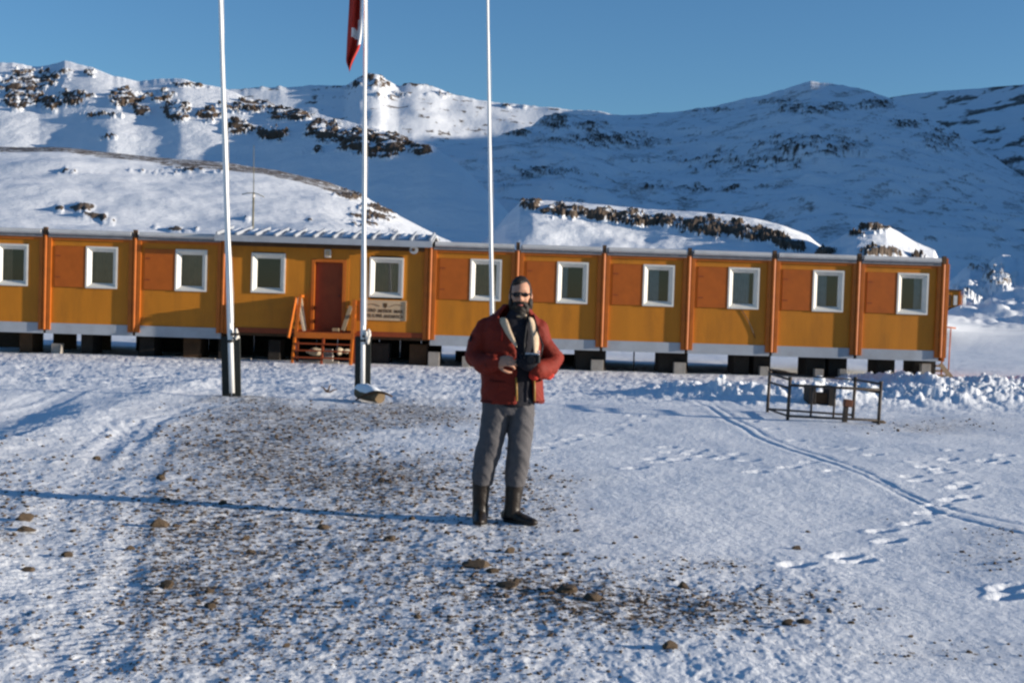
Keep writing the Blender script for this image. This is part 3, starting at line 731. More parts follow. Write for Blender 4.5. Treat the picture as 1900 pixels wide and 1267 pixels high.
# door with frame
m = MB()
m.box(dL - .09, dL, -0.035, 0.15, dB, dT + .08); m.box(dR, dR + .09, -0.035, 0.15, dB, dT + .08); m.box(dL, dR, -0.035, 0.15, dT, dT + .08)
part('door_frame', m, M_ORANGE, BLD, bev=0.004)
m = MB(); m.box(dL + .01, dR - .01, 0.10, 0.145, dB, dT - .005)
dr = part('door', m, M_DARKRED, BLD)  # shade of the recess put into the door's colour
m = MB(); m.tube([(dR - .09, 0.05, dB + .95), (dR - .09, 0.10, dB + .95)], 0.022, 10); part('handle', m, M_STEEL, dr, smooth=True)
m = MB(); m.box(dR + .10, dR + .17, -0.02, 0.0, dB, 2.84); m.box(dL - .19, dL - .15, -0.012, 0.0, E_ZB, 2.84); part('cover_strip', m, M_WALL, BLD)
# porch roof, sloping up and back with standing ribs
r0, r1 = ws(404, 440)[0], ws(803, 460)[0]
m = MB(); m.box(r0, r1, -0.42, -0.36, 2.965, 3.135); part('fascia', m, M_GREY, BLD, bev=0.004)
ya, yb, za, zb = -0.36, 1.9, 3.12, 3.42
m = MB(); m.add([(r0, ya, za), (r1, ya, za), (r1, yb, zb), (r0, yb, zb), (r0, ya, za - .06), (r1, ya, za - .06), (r1, yb, zb - .06), (r0, yb, zb - .06)], [(0, 1, 2, 3), (7, 6, 5, 4), (0, 4, 5, 1), (1, 5, 6, 2), (2, 6, 7, 3), (3, 7, 4, 0)])
part('porch_roof', m, M_GREY, BLD)
m = MB(); m.add([(r0, yb, zb - .06), (r1, yb, zb - .06), (r1, DEPTH, 3.1), (r0, DEPTH, 3.1), (r0, yb, zb), (r1, yb, zb), (r1, DEPTH, 3.16), (r0, DEPTH, 3.16)], [(3, 2, 1, 0), (4, 5, 6, 7), (0, 1, 5, 4), (2, 3, 7, 6), (1, 2, 6, 5), (3, 0, 4, 7)]); part('porch_roof', m, M_ROOFEDGE, BLD)
for k in range(12):
    s = r0 + .04 + (r1 - r0 - .10) * k / 11
    m = MB(); m.beam((s, ya + .01, za + .045), (s, yb, zb + .045), 0.05, 0.085); part('roof_rib', m, M_GREY, BLD)
    if k < 11:
        w_ = (r1 - r0 - .10) / 11
        m = MB()
        s2 = s + .10 + rw.random() * .03; s3 = s + w_ * (0.66 + .12 * rw.random())
        y2 = 0.35; zz = lambda y: za + (zb - za) * (y - ya) / (yb - ya)
        for j in range(5):
            for i in range(5):
                yv = y2 + (1.75 - y2) * j / 4; 
                h = 0.002 if i in (0, 4) or j in (0, 4) else 0.05 + .02 * rw.random()
                m.v.append((s2 + (s3 - s2) * i / 4 + (0.02 * (rw.random() - .5)), yv, zz(yv) + h))
        for j in range(4):
            for i in range(4):
                b = j * 5 + i; m.f.append((b, b + 1, b + 6, b + 5))
        part('snow_patch', m, M_SNOWPATCH, BLD, smooth=True)
# lamp and round vent
s, z = ws(609, 470)
m = MB(); m.box(s - .085, s + .085, -0.12, 0.0, z - .12, z + .10); lp = part('porch_lamp', m, M_WHITE, BLD, bev=0.015)
m = MB(); m.box(s - .06, s + .06, -0.135, -0.121, z - .09, z + .07); part('lamp_cover', m, M_SIGN, lp)
s, z = ws(768, 464)
m = MB(); m.tube([(s, -0.14, z), (s, -0.02, z)], 0.115, 20); rv = part('round_bell', m, M_GREY, BLD)
m = MB(); m.tube([(s, -0.165, z), (s, -0.141, z)], 0.045, 14); part('bell_cap', m, M_BROWN, rv)
# cable below one right-hand window
m = MB(); pts = []
for k in range(8):
    a = k / 7; s, z = ws(1374 + 27 * a, 573 + 54 * a - 6 * math.sin(a * math.pi)); pts.append((s, -0.02, z))
m.tube(pts, 0.009, 6); part('cable', m, M_BLACK, BLD)

# blocks it stands on
def block(px0, px1, top, bot, mat, yo=0.5, depth=0.9, name='foundation_block'):
    f = 1 + yo / WD
    s0 = ws(px0, 640, yo)[0]; s1 = ws(px1, 640, yo)[0]
    m = MB(); m.box(s0, s1, yo, yo + depth, bot, top)
    part(name, m, mat, BLD, bev=0.01)
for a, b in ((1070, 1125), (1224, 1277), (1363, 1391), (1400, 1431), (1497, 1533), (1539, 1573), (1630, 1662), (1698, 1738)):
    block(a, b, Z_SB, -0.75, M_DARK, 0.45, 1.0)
for a, b, t in ((1098, 1121, .02), (1252, 1274, .02), (1412, 1428, -.02), (1514, 1530, -.04), (1560, 1574, -.02), (1648, 1660, -.06), (1712, 1729, .2)):
    block(a, b, t, -0.75, M_CONC, 0.20, 0.22, 'pad_block')
for a, b in ((1176, 1178.5),): block(a, b, Z_SB, -0.7, M_STEEL, 0.9, 0.05, 'support_leg')
for a, b, t in ((795, 816, .10), (858, 872, .0)): block(a, b, t, -0.75, M_CONC, 0.15, 0.3, 'pad_block')
for a, b, t in ((95, 112, .0), (56, 94, -.28), (212, 300, -.30), (300, 318, -.26), (372, 398, -.28), (446, 464, -.25)): block(a, b, t, -0.8, M_CONC, 0.18, 0.3, 'pad_block')
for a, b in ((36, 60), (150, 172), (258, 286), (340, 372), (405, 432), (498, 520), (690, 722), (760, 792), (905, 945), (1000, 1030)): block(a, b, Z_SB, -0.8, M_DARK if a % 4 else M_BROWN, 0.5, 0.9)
# dark boards set across the back under the left half
def backboard(px0, px1, top=0.3, bot=-0.9, mat=M_BROWN, yo=3.5):
    s0 = ws(px0, 640, yo)[0]; s1 = ws(px1, 640, yo)[0]; n = max(1, int((s1 - s0) / 0.62))
    for i in range(n):
        a = s0 + (s1 - s0) * i / n; b = s0 + (s1 - s0) * (i + 1) / n
        m = MB(); m.box(a + .004, b - .004, yo + .01 * (i % 2), yo + .04 + .01 * (i % 2), bot, top); part('crawl_board', m, mat, BLD)
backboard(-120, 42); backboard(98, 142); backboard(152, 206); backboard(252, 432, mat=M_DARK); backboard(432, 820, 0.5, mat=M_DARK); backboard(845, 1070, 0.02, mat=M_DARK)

# sign under the entrance window
s0, z1 = ws(676, 556); s1, z0 = ws(753.5, 596)
SG = WO + WX * ((s0 + s1) / 2) + WY * -0.03 + Vector((0, 0, z0))
sg = thing('sign', SG, 'cream board sign with brown lettering and a small crest below the entrance window', 'sign', rz=ALPHA)
sw, sh_ = s1 - s0, z1 - z0
m = MB(); m.box(-sw / 2, sw / 2, -0.012, 0.018, 0, sh_); part('board', m, M_SIGN, sg, bev=0.003)
m = MB(); m.box(sw / 2 - .05, sw / 2 - .005, -0.03, -0.013, 0.02, sh_ - .02); part('edge_batten', m, M_TIMBER, sg)
def lettering(txt, x0, x1, z, h):
    cu = bpy.data.curves.new('lettering', 'FONT'); cu.body = txt; cu.size = h * 1.35; cu.extrude = 0.003; cu.offset = 0.004; cu.align_x = 'LEFT'
    o = bpy.data.objects.new('tmp', cu); COL.objects.link(o)
    me = bpy.data.meshes.new_from_object(o.evaluated_get(bpy.context.evaluated_depsgraph_get()))
    bpy.data.objects.remove(o)
    xs = [v.co.x for v in me.vertices]; a, b = min(xs), max(xs)
    for v in me.vertices:
        v.co = Vector((x0 + (v.co.x - a) / (b - a) * (x1 - x0), -0.015 - v.co.z, z + v.co.y))
    link('lettering', me, M_LETTER, sg)
lettering('CTRO', -sw / 2 + .05, -sw / 2 + .33, sh_ * .42, sh_ * .16)
lettering('METEOR', -sw / 2 + .40, -sw / 2 + .78, sh_ * .40, sh_ * .16)
lettering('MAR', -sw / 2 + .84, sw / 2 - .09, sh_ * .39, sh_ * .16)
lettering('PTE. E. FREI', -sw / 2 + .05, -sw / 2 + .50, sh_ * .16, sh_ * .16)
lettering('ANTARTICA', -sw / 2 + .55, sw / 2 - .08, sh_ * .14, sh_ * .16)
m = MB(); m.add([(-.055, -.016, sh_ * .86), (.055, -.016, sh_ * .86), (.055, -.016, sh_ * .70), (0, -.016, sh_ * .60), (-.055, -.016, sh_ * .70), (-.055, -.012, sh_ * .86), (.055, -.012, sh_ * .86), (.055, -.012, sh_ * .70), (0, -.012, sh_ * .60), (-.055, -.012, sh_ * .70)], [(4, 3, 2, 1, 0), (0, 1, 6, 5), (1, 2, 7, 6), (2, 3, 8, 7), (3, 4, 9, 8), (4, 0, 5, 9)])
part('crest', m, M_LETTER, sg)
for sx in (-1, 1):
    m = MB(); pts = [(sx * (.14 + .33 * q / 6), -.014, sh_ * (.70 + .10 * math.sin((q / 6) * math.pi * .8))) for q in range(7)]
    m.tube(pts, 0.012, 6); part('scroll', m, coat('scroll_paint', (0.25, 0.15, 0.075), 0.7), sg)

# ------------------------------------------------------------------ the porch steps
def W3(px, py, off): s, z = ws(px, py, off); return WO + WX * s + WY * off + Vector((0, 0, z))
ST = WO + WX * ws(600, 680, -0.6)[0] + WY * -0.6; ST.z = -0.35
st = thing('porch_steps', ST, 'orange painted wooden porch steps with side rails at the entrance door', 'steps', rz=ALPHA)
def sl(px, off, z): return (ws(px, 640, off)[0] - (ST - WO).dot(WX), off + 0.6, z - ST.z)
xl, xr = sl(547, -.6, 0)[0], sl(654, -.6, 0)[0]; xm = (xl + xr) / 2
zt = ws(600, 617, -.6)[1] - ST.z           # landing height above root
n = 7
for i in range(n):
    y0 = -.02 + .60 * i / n
    m = MB(); m.box(xl + .03, xr - .03, y0, y0 + .075, zt - .04, zt); part('deck_board', m, M_DARKRED, st, bev=0.004)
m = MB(); m.box(xl, xr, -0.06, -0.021, zt - .16, zt - .005); part('deck_beam', m, M_ORANGE, st)
for k, x in enumerate((xl, xm, xr)):
    m = MB(); m.beam((x, -0.05, zt - .16), (x - .02, -0.42, -.25), 0.055, 0.10); part('stringer', m, M_DARKRED if k == 1 else M_ORANGE, st)
    if k != 1:
        m = MB(); m.beam((x, .45, -.25), (x, .45, zt - .04), 0.07); part('leg', m, M_DARKRED, st)
for i in range(4):
    f = (i + .8) / 4.4; z = zt - .16 - f * (zt - .10); y = -0.05 - .36 * f
    m = MB(); m.box(xl + .03, xr - .03, y - .08, y + .08, z - .018, z + .018); part('step_tread', m, M_DARKRED, st, bev=0.004)
# solid boarded left side rail, open right rail
for i in range(5):
    z0 = zt + .02 + i * .185
    m = MB(); m.box(xl - .012, xl + .012, -0.02, .57, z0, z0 + .178); part('side_board', m, M_DARKRED, st)
m = MB(); m.beam((xl - .01, -0.02, zt - .35), (xl + .12, -0.02, zt + 1.00), 0.055, 0.08); m.beam((xl + .0, -0.05, zt + .92), (xl - .12, -0.40, zt - .15), 0.05, 0.09); part('handrail', m, M_ORANGE, st)
m = MB(); m.beam((xl + .12, -.02, zt + .97), (xl + .12, .55, zt + .97), 0.05, 0.07); part('top_rail', m, M_ORANGE, st)
m = MB(); m.beam((xr - .03, -0.03, zt - .9), (xr + .02, -0.03, zt + .92), 0.06, 0.09); part('rail_post', m, M_ORANGE, st)
m = MB(); m.box(xr - .012, xr + .012, -0.03, .57, zt + .78, zt + .90); part('top_rail', m, M_ORANGE, st)
m = MB(); m.box(xr - .012, xr + .012, -0.03, .57, zt + .42, zt + .52); part('middle_rail', m, M_ORANGE, st)
m = MB(); m.beam((xr, .52, zt), (xr, .52, zt + .9), 0.06); part('rail_post', m, M_ORANGE, st)
# things leaning and lying on and under the steps
def leaning(name, label, cat, a, b, w, th, mat):
    a = Vector(a); b = Vector(b); org = (a + (0, 0, 0)) if False else a.copy()
    m = MB(); m.beam(a, b, w, th, up=(0, 1, 0)); o = link(name, m.mesh(name, org), mat); o.location = org
    bb = o.modifiers.new('edge', 'BEVEL'); bb.width = 0.004
    return tag(o, label, cat)
STZ = zt + ST.z
def stw(px, py, off): return W3(px, py, off)
M_PLANK = coat('bleached_plank', (0.56, 0.48, 0.34), 0.6, 0.12, 6, 0.3, 40)
leaning('plank', 'taller pale plank leaning against the left rail of the porch steps', 'plank', stw(564, 614, -.50), stw(551.5, 552, -.50), 0.07, 0.03, M_PLANK)
leaning('plank', 'shorter pale plank leaning behind the left rail post of the porch steps', 'plank', stw(566.5, 613, -.42), stw(558, 553, -.42), 0.07, 0.03, M_PLANK)
leaning('plank', 'weathered plank slanting against the right rail beside the door', 'plank', stw(636, 613, -.30), stw(651, 568, -.28), 0.11, 0.03, M_TIMBER)
def lump(c, r, seed, noise=0.35, sub=2):
    """an irregular stone or sack: shared little builder"""
    bm = bmesh.new(); bmesh.ops.create_icosphere(bm, subdivisions=sub, radius=1.0)
    rr = random.Random(seed); ph = [rr.uniform(0, 6.28) for _ in range(6)]
    cuts = [(Vector((rr.gauss(0, 1), rr.gauss(0, 1), rr.gauss(0, 1))).normalized(), rr.uniform(.5, .9)) for _ in range(11)]
    for v in bm.verts:
        d = v.co.normalized()
        k = 1 + noise * 0.5 * (math.sin(d.x * 3 + ph[0]) * math.sin(d.y * 3.4 + ph[1]) + 0.6 * math.sin(d.z * 5 + ph[2] + d.x * 4))
        p = d * k
        for nrm, h in cuts:
            e = p.dot(nrm)
            if e > h: p -= nrm * (e - h) * 0.97
        v.co = Vector((p.x * r[0], p.y * r[1], p.z * r[2]))
    me = bpy.data.meshes.new('stone'); bm.to_mesh(me); bm.free()
    return me
def lump_thing(name, label, cat, loc, r, seed, mat, smooth=True, group=None, rz=0):
    o = link(name, lump((0, 0, 0), r, seed), mat, smooth=smooth); o.location = loc; o.rotation_euler = (0, 0, rz)
    return tag(o, label, cat, group)
M_SACK = coat('pale_sacking', (0.50, 0.42, 0.30), 0.9, 0.15, 12, 0.5, 60)
p = stw(583, 652, -.35); lump_thing('sack', 'pale sack slumped under the left half of the porch steps', 'sack', p, (.30, .2, .15), 11, M_SACK)
p = stw(630, 651, -.35); lump_thing('sack', 'small pale sack under the right half of the porch steps', 'sack', p, (.13, .14, .14), 12, M_SACK)
p = stw(643, 652, -.30); lump_thing('sack', 'flat pale bundle under the right rail of the porch steps', 'sack', p, (.15, .12, .09), 13, M_SACK)
def box_thing(name, label, cat, px0, px1, py0, py1, off, depth, mat, lid=None):
    a = stw(px0, py1, off); b = stw(px1, py0, off)
    org = (a + b) / 2; org.z = a.z
    L = (b - a).dot(WX)
    m = MB(); h = b.z - a.z
    m.box(-L / 2, L / 2, 0, depth, 0, h)
    o = link(name, m.mesh(name), mat); o.location = org; o.rotation_euler = (0, 0, ALPHA)
    bb = o.modifiers.new('edge', 'BEVEL'); bb.width = 0.01; bb.segments = 2
    return tag(o, label, cat)
box_thing('concrete_block', 'upper pale concrete block under the middle of the porch steps', 'block', 599, 616, 648, 659, -.30, .3, M_CONC)
box_thing('concrete_block', 'middle pale concrete block in the pile under the porch steps', 'block', 598, 617, 659.3, 670, -.32, .3, M_CONC)
box_thing('timber_baulk', 'long grey timber baulk at the foot of the porch steps', 'timber', 560, 628, 671, 683, -.45, .2, M_CONC)
box_thing('door_mat', 'small straw coloured mat lying at the entrance door', 'mat', 616, 629, 609, 614.5, -.12, .08, M_TIMBER)
# ------------------------------------------------------------------ flagpoles
M_POLE = coat('white_pole_paint', (0.80, 0.79, 0.76), 0.35, 0.04, 3)
M_ROPE = coat('pale_rope', (0.62, 0.58, 0.52), 0.9, 0.1, 30, 0.4, 80)
M_POST = coat('dark_post', (0.020, 0.022, 0.018), 0.7, 0.3, 6, 0.3, 30)
def gz(x, y):
    z, g = ground(np.array([x], float), np.array([y], float)); return float(z[0])
def flagpole(base_px, py_t, top_px, label, ztop, rope_py, rs):
    bx, by = gxy(*base_px) if base_px[1] else (0, 0)
    b = Vector((bx, by, gz(bx, by)))
    t = at(top_px[0], top_px[1], by)
    d = (t - b).normalized()
    top = b + d * ((ztop - b.z) / d.z)
    root = thing('flagpole', b, label, 'flagpole', 'white flagpoles in front of the building')
    def on(pz): return b + d * ((pz - b.z) / d.z)
    zs = b.z + 0.90
    m = MB(); n = 10
    H = ztop - b.z
    m.tube([on(b.z + .05)] + [on(b.z + H * k / n) for k in range(1, n + 1)], [0.050] + [0.052 - 0.028 * k / n for k in range(1, n + 1)], 14)
    part('pole', m, M_POLE, root, b, smooth=True)
    m = MB(); m.ell(on(ztop + .05), (.05, .05, .05), 14, 8); part('finial', m, M_POLE, root, b, smooth=True)
    for sx in (-1, 1):
        m = MB(); c = b + Vector((sx * .078, 0.0, 0)); m.beam(c + Vector((0, 0, -.25)), c + d * 0.93, 0.045, 0.14, up=(1, 0, 0)); part('side_post', m, M_POST, root, b, bev=0.006)
    m = MB(); m.tube([on(zs - .06), on(zs - .02)], 0.065, 14); part('band', m, M_BLACK, root, b)
    m = MB(); hp = [on(b.z + 1.15 + (H - 1.3) * k / 16) + Vector((0.062 - .025 * k / 16 + .012 * math.sin(k * 1.3), -0.05, 0)) for k in range(17)]
    m.tube(hp, 0.005, 6); part('halyard', m, M_ROPE, root, b)
    rp = at(rope_py[0], rope_py[1], by - .05)
    m = MB(); q_ = random.Random(int(rope_py[0]))
    for k in range(7):
        m.ell(rp + Vector((.022 + q_.uniform(-.02, .025), q_.uniform(-.03, .01), q_.uniform(-.07, .07))) * rs, (.026 * rs, .026 * rs, q_.uniform(.05, .09) * rs), 12, 8, Matrix.Rotation(q_.uniform(-.45, .45), 3, 'Y'))
    ro = link('rope_bundle', remesh(m, .008, 1, .010, 16, 3, b, 'rope_bundle'), M_ROPE, root)
    m = MB(); m.box(b.x - .03, b.x + .09, b.y - .09, b.y - .05, rp.z - .02, rp.z + .02); part('cleat', m, M_STEEL, root, b)
    return root, on
fp1, on1 = flagpole((431, 742), 0, (410, 34), 'left flagpole, white and leaning slightly left, nothing flying on it', 8.6, (437, 620), 0.75)
fp2, on2 = flagpole((673, 722), 0, (677.5, 36), 'middle flagpole with the drooping red and white flag', 9.0, (680, 624), 1.1)
fp3, on3 = flagpole((914, 709), 0, (905, 38), 'right flagpole, rising behind the man in the red jacket', 9.2, (916, 596), 0.7)

# flag, hanging slack on the middle pole
YF = gxy(673, 722)[1]
def fl(px, py, dy=0.0): return at(px, py, YF - .05 + dy)
M_RED = coat('red_bunting', (0.42, 0.028, 0.015), 0.8, 0.1, 6, 0.2, 60)
M_WCLOTH = coat('white_bunting', (0.74, 0.72, 0.70), 0.8, 0.05, 6, 0.2, 60)
rows = [(-95, 655, 674), (-60, 652, 673.5), (-25, 649, 673), (10, 647.5, 672.5), (36, 646, 672), (55, 645, 672), (72, 644, 670.5), (86, 643.5, 669), (96, 643, 665.5), (106, 642.5, 660), (114, 642, 656.5), (121, 644, 653), (128, 646.5, 650), (133, 648, 649)]
m = MB(); nc = 15; wh = []
for r_, (py, xa, xb) in enumerate(rows):
    for c in range(nc):
        u = c / (nc - 1); px = xa + (xb - xa) * u
        m.v.append(tuple(fl(px, py + 3 * math.sin(u * 9 + r_ * .3), .11 * math.sin(u * 10 + .35 * r_) * (0.4 + .6 * u))))
for r_ in range(len(rows) - 1):
    for c in range(nc - 1):
        b = r_ * nc + c; m.f.append((b, b + 1, b + nc + 1, b + nc))
        py = (rows[r_][0] + rows[r_ + 1][0]) / 2; u = (c + .5) / (nc - 1)
        xx = rows[r_][1] + (rows[r_][2] - rows[r_][1]) * u
        lo = 670 - (py - 36) * 0.62 if py < 66 else 652 + (py - 66) * 0.95
        wh.append(1 if (-30 < py < 80 and xx > (lo if py > 36 else 669 + (36 - py) * 0.02)) else 0)
FO = on2(7.0)
fm = m.mesh('flag', FO); fo = link('flag', fm, M_RED, smooth=True); fo.location = FO
fm.materials.append(M_WCLOTH)
for p_, w_ in zip(fm.polygons, wh): p_.material_index = w_
sd_ = fo.modifiers.new('t', 'SOLIDIFY'); sd_.thickness = 0.006
sb = fo.modifiers.new('s', 'SUBSURF'); sb.levels = 1; sb.render_levels = 2
tag(fo, 'slack red flag with a white patch hanging on the middle flagpole', 'flag')

# log at the foot of the middle pole
lx, ly = gxy(688, 748); lz = gz(lx, ly)
LO = Vector((lx, ly, lz))
lg = thing('log', LO, 'short snow covered log lying at the foot of the middle flagpole', 'log')
a = at(667, 732, ly + .40); b = at(705, 748, ly - .12)
a.z = gz(a.x, a.y) + .13; b.z = gz(b.x, b.y) + .10
m = MB(); m.tube([a, a.lerp(b, .33), a.lerp(b, .66), b], [.105, .11, .10, .095], 18); part('trunk', m, coat('wet_log', (0.14, 0.095, 0.05), 0.8, 0.3, 8, 0.5, 30), lg, LO, smooth=False)
m = MB(); up = Vector((0, 0, .045)); m.tube([a.lerp(b, -.03) + up, a.lerp(b, .3) + up * 1.2, a.lerp(b, .62) + up, a.lerp(b, .93) + up * .7], [.085, .11, .10, .075], 14, caps=True); part('snow_cap', m, M_SNOWPATCH, lg, LO, smooth=True)
m = MB(); pts = [at(660 + 68 * k / 10, 742 - 16 * math.sin(k / 10 * 2.6) + 2 * k / 10, ly - .02 - .02 * k) for k in range(11)]
bo = pts[0].copy(); m.tube(pts, [.012 + .012 * math.sin(k / 10 * 3.1) for k in range(11)], 8)
o = link('branch', m.mesh('branch', bo), M_BROWN, smooth=True); o.location = bo; tag(o, 'bent brown branch lying over the snowy log', 'branch')
m = MB(); bo = at(608, 731, 22.5); bo.z = gz(bo.x, bo.y)
for dx, dz in ((-.12, .10), (.05, .14), (.16, .06), (-.02, .05)): m.tube([bo + Vector((0, 0, -.02)), bo + Vector((dx * .6, 0, dz * .8)), bo + Vector((dx, .02, dz))], [.018, .014, .008], 6)
o = link('broken_stump', m.mesh('broken_stump', bo), M_BROWN); o.location = bo; tag(o, 'splintered brown stump sticking out of the snow left of the middle flagpole', 'stump')

# ------------------------------------------------------------------ antenna mast behind the building
y_ = 46.0
b = at(468.5, 500, y_); b.z = -0.35
am = thing('antenna_mast', b, 'thin antenna mast with a drooping crossarm behind the building', 'antenna')
M_MAST = coat('olive_mast', (0.17, 0.15, 0.085), 0.6, 0.1, 5)
t1 = at(470.5, 358, y_); t2 = at(471, 270, y_)
m = MB(); m.tube([b, b.lerp(t1, .5), t1], .034, 10); part('mast', m, M_MAST, am, b, smooth=True)
m = MB(); m.tube([t1, t2], [.016, .009], 8); part('whip', m, M_MAST, am, b, smooth=True)
for e in ((449, 361), (490, 366)):
    m = MB(); q = at(e[0], e[1], y_); m.tube([t1, t1.lerp(q, .5) + Vector((0, 0, .02)), q], .014, 8); part('crossarm', m, M_MAST, am, b, smooth=True)
m = MB(); m.tube([t1 - Vector((0, 0, .16)), t1 - Vector((0, 0, .06))], .045, 10); part('clamp', m, M_ROPE, am, b)

# ------------------------------------------------------------------ pipe frame on the right
def gp(px, py): x, y = gxy(px, py); return Vector((x, y, gz(x, y)))
A, C, B, D = gp(1423.4, 767), gp(1582, 777), gp(1461, 779), gp(1629.5, 787)
hA = at(1425.8, 691, A.y).z; hB = at(1463, 702, B.y).z; hC = at(1584.5, 702, C.y).z; hD = at(1632, 710, D.y).z
O = (A + B + C + D) / 4
fr = thing('pipe_frame', O, 'rusty four legged pipe frame standing open in the snow on the right', 'frame')
def bar(name, p, q, r): m = MB(); m.tube([p, q], r, 10); part(name, m, M_STEEL, fr, O, smooth=True)
tops = {}
for k, (p, h) in {'A': (A, hA), 'B': (B, hB), 'C': (C, hC), 'D': (D, hD)}.items():
    tp = Vector((p.x + .018, p.y, h)); tops[k] = tp
    bar('leg', p - Vector((0, 0, .1)), tp, .026)
    m = MB(); m.tube([tp, tp + Vector((0, 0, .025))], .032, 10); part('leg_cap', m, M_STEEL, fr, O)
def on_leg(k, f): p = {'A': A, 'B': B, 'C': C, 'D': D}[k]; return p.lerp(tops[k], f)
for p, q in (('A', 'B'), ('C', 'D')):
    for f in (.97, .76): bar('rail', on_leg(p, f), on_leg(q, f), .018)
bar('rail', on_leg('B', .84), on_leg('D', .83), .022); bar('rail', on_leg('A', .97), on_leg('C', .97), .012)
bar('rail', on_leg('A', .08), on_leg('C', .10), .018); bar('rail', on_leg('B', .10), on_leg('D', .10), .020)
bar('rail', on_leg('A', .08), on_leg('B', .10), .016)
for u in (.255, .505):
    bar('upright', on_leg('B', .84).lerp(on_leg('D', .83), u), on_leg('B', .10).lerp(on_leg('D', .10), u), .017)
# short post beside it
q = gp(1566, 783)
sp = thing('short_post', q, 'short dark post with a rusty brown head beside the pipe frame', 'post')
m = MB(); t_ = at(1570, 752, q.y); m.beam(q - Vector((0, 0, .1)), t_, .075, .07); part('shaft', m, M_STEEL, sp, q, bev=.006)
t2 = at(1571.5, 741, q.y); m = MB(); m.beam(t_ + Vector((.02, 0, -.02)), t2 + Vector((.02, 0, 0)), .15, .12); part('head', m, coat('rust', (0.16, 0.06, 0.03), 0.7, 0.3, 8), sp, q, bev=.01)
# dark trestle half buried behind the frame
q = gp(1524, 756)
cr = thing('trestle', q, 'low dark timber trestle half buried in the snow behind the pipe frame', 'trestle')
for a_, b_ in ((1499, 1512), (1535, 1549)):
    x0, x1 = at(a_, 730, q.y).x, at(b_, 730, q.y).x; zt_ = at(1524, 716, q.y).z
    m = MB(); m.box(x0, x1, q.y - .1, q.y + .35, q.z - .4, zt_); part('support', m, M_DARK, cr, q, bev=.01)
x0, x1 = at(1512, 730, q.y).x, at(1535, 730, q.y).x
m = MB(); m.box(x0, x1, q.y + .0, q.y + .3, q.z - .4, at(1524, 729, q.y).z); part('crossboard', m, M_BROWN, cr, q)

# ------------------------------------------------------------------ hut far behind and ladder at the end of the building
q = at(1752, 576, 150.0); q.z = at(1752, 577, 150).z
hut = thing('hut', q, 'small ochre hut far behind the right end of the building', 'hut')
m = MB(); xa, xb = at(1715, 560, 150).x, at(1781, 560, 150).x; zb_, zt_ = at(1762, 570, 150).z, at(1762, 540, 150).z
m.box(xa, xb, 150, 154, zb_, zt_); part('wall', m, M_WALL, hut, q)
m = MB(); m.box(xa - .15, xb + .15, 149.8, 154.2, zt_, zt_ + .18); part('roof', m, M_BROWN, hut, q)
x1 = at(1769, 560, 150).x; x2 = at(1775.5, 560, 150).x
m = MB(); m.box(x1, x2, 149.9, 149.999, zb_ + .25, zt_ - .5); part('door', m, M_WHITE, hut, q)
m = MB(); m.box(at(1778, 560, 150).x, xb + .02, 149.9, 149.999, zb_, zt_); part('corner_post', m, M_ORANGE, hut, q)
x1, x2 = at(1757, 560, 150).x, at(1764, 560, 150).x
m = MB(); m.box(x1, x2, 149.92, 149.999, zb_ + .1, zt_ - .4); part('window', m, M_BROWN, hut, q)
for xx in (1722, 1745, 1766, 1778):
    x = at(xx, 570, 150).x; m = MB(); m.box(x - .25, x + .25, 150.2, 151, q.z - 1.5, zb_); part('leg', m, M_DARK, hut, q)
gzq = gz(q.x, 152)
m = MB(); o_ = Vector((q.x, 152, 0))
m.ell((q.x - 2, 154, q.z - 4.6), (15, 9, 4.4), 40, 20)
e = link('hut_mound', remesh(m, .5, 3, .15, .3, 3), MAT_NEARHILL); tag(e, 'low snow rise that carries the small hut', kind='structure')

lq = W3(1757, 705, 1.2); lq.z = gz(lq.x, lq.y)
ld = thing('end_steps', lq, 'narrow steps with a thin orange handrail at the right end of the building', 'steps')
ex = WO + WX * (PS[-1] + .20)
def ep(dx, off, z): return WO + WX * (PS[-1] + .17 + dx) + WY * off + Vector((0, 0, z))
for i, (z, dx) in enumerate(((.12, .25), (-.02, .35), (-.16, .5))):
    m = MB(); p0 = ep(0.01, .7, z); p1 = ep(dx, .7, z); m.beam(p0 + WY * .3, p1 + WY * .3, .55, .04); part('step_tread', m, M_TIMBER, ld, lq)
m = MB(); m.tube([ep(.06, .45, -.1), ep(.10, .45, 1.25)], .022, 8); m.tube([ep(.26, .45, -.25), ep(.28, .45, 1.2)], .018, 8); m.tube([ep(.0, .45, 1.25), ep(.42, .45, 1.22)], .022, 8); part('handrail', m, M_ORANGE, ld, lq, smooth=True)
m = MB(); m.beam(ep(.02, .45, .2), ep(.55, .45, -.4), .05, .12); part('stringer', m, M_TIMBER, ld, lq)
# ------------------------------------------------------------------ the man
M_SKIN = coat('skin', (0.48, 0.25, 0.16), 0.5, 0.08, 20, 0.1, 90)
M_HAIR = coat('dark_hair', (0.020, 0.014, 0.010), 0.6, 0.4, 60, 0.6, 140, stretch=(1, 1, 0.3))
M_JACKET = coat('red_parka', (0.165, 0.013, 0.004), 0.75, 0.15, 6, 0.35, 45)
M_LINING = coat('cream_pile', (0.58, 0.44, 0.30), 0.95, 0.12, 30, 0.8, 120)
M_NAVY = coat('black_wool', (0.012, 0.012, 0.017), 0.9, 0.2, 20, 0.4, 90)
M_TROUSER = coat('grey_trousers', (0.085, 0.080, 0.083), 0.85, 0.12, 10, 0.3, 70)
M_BOOT = coat('brown_black_boots', (0.022, 0.016, 0.012), 0.42, 0.4, 8, 0.3, 40)
M_LENS = coat('dark_lens', (0.008, 0.008, 0.010), 0.1)
YM = gnd(905, 968)[1]
def Pm(px, py, dy=0.0): return at(px, py, YM + dy)
K = YM / F
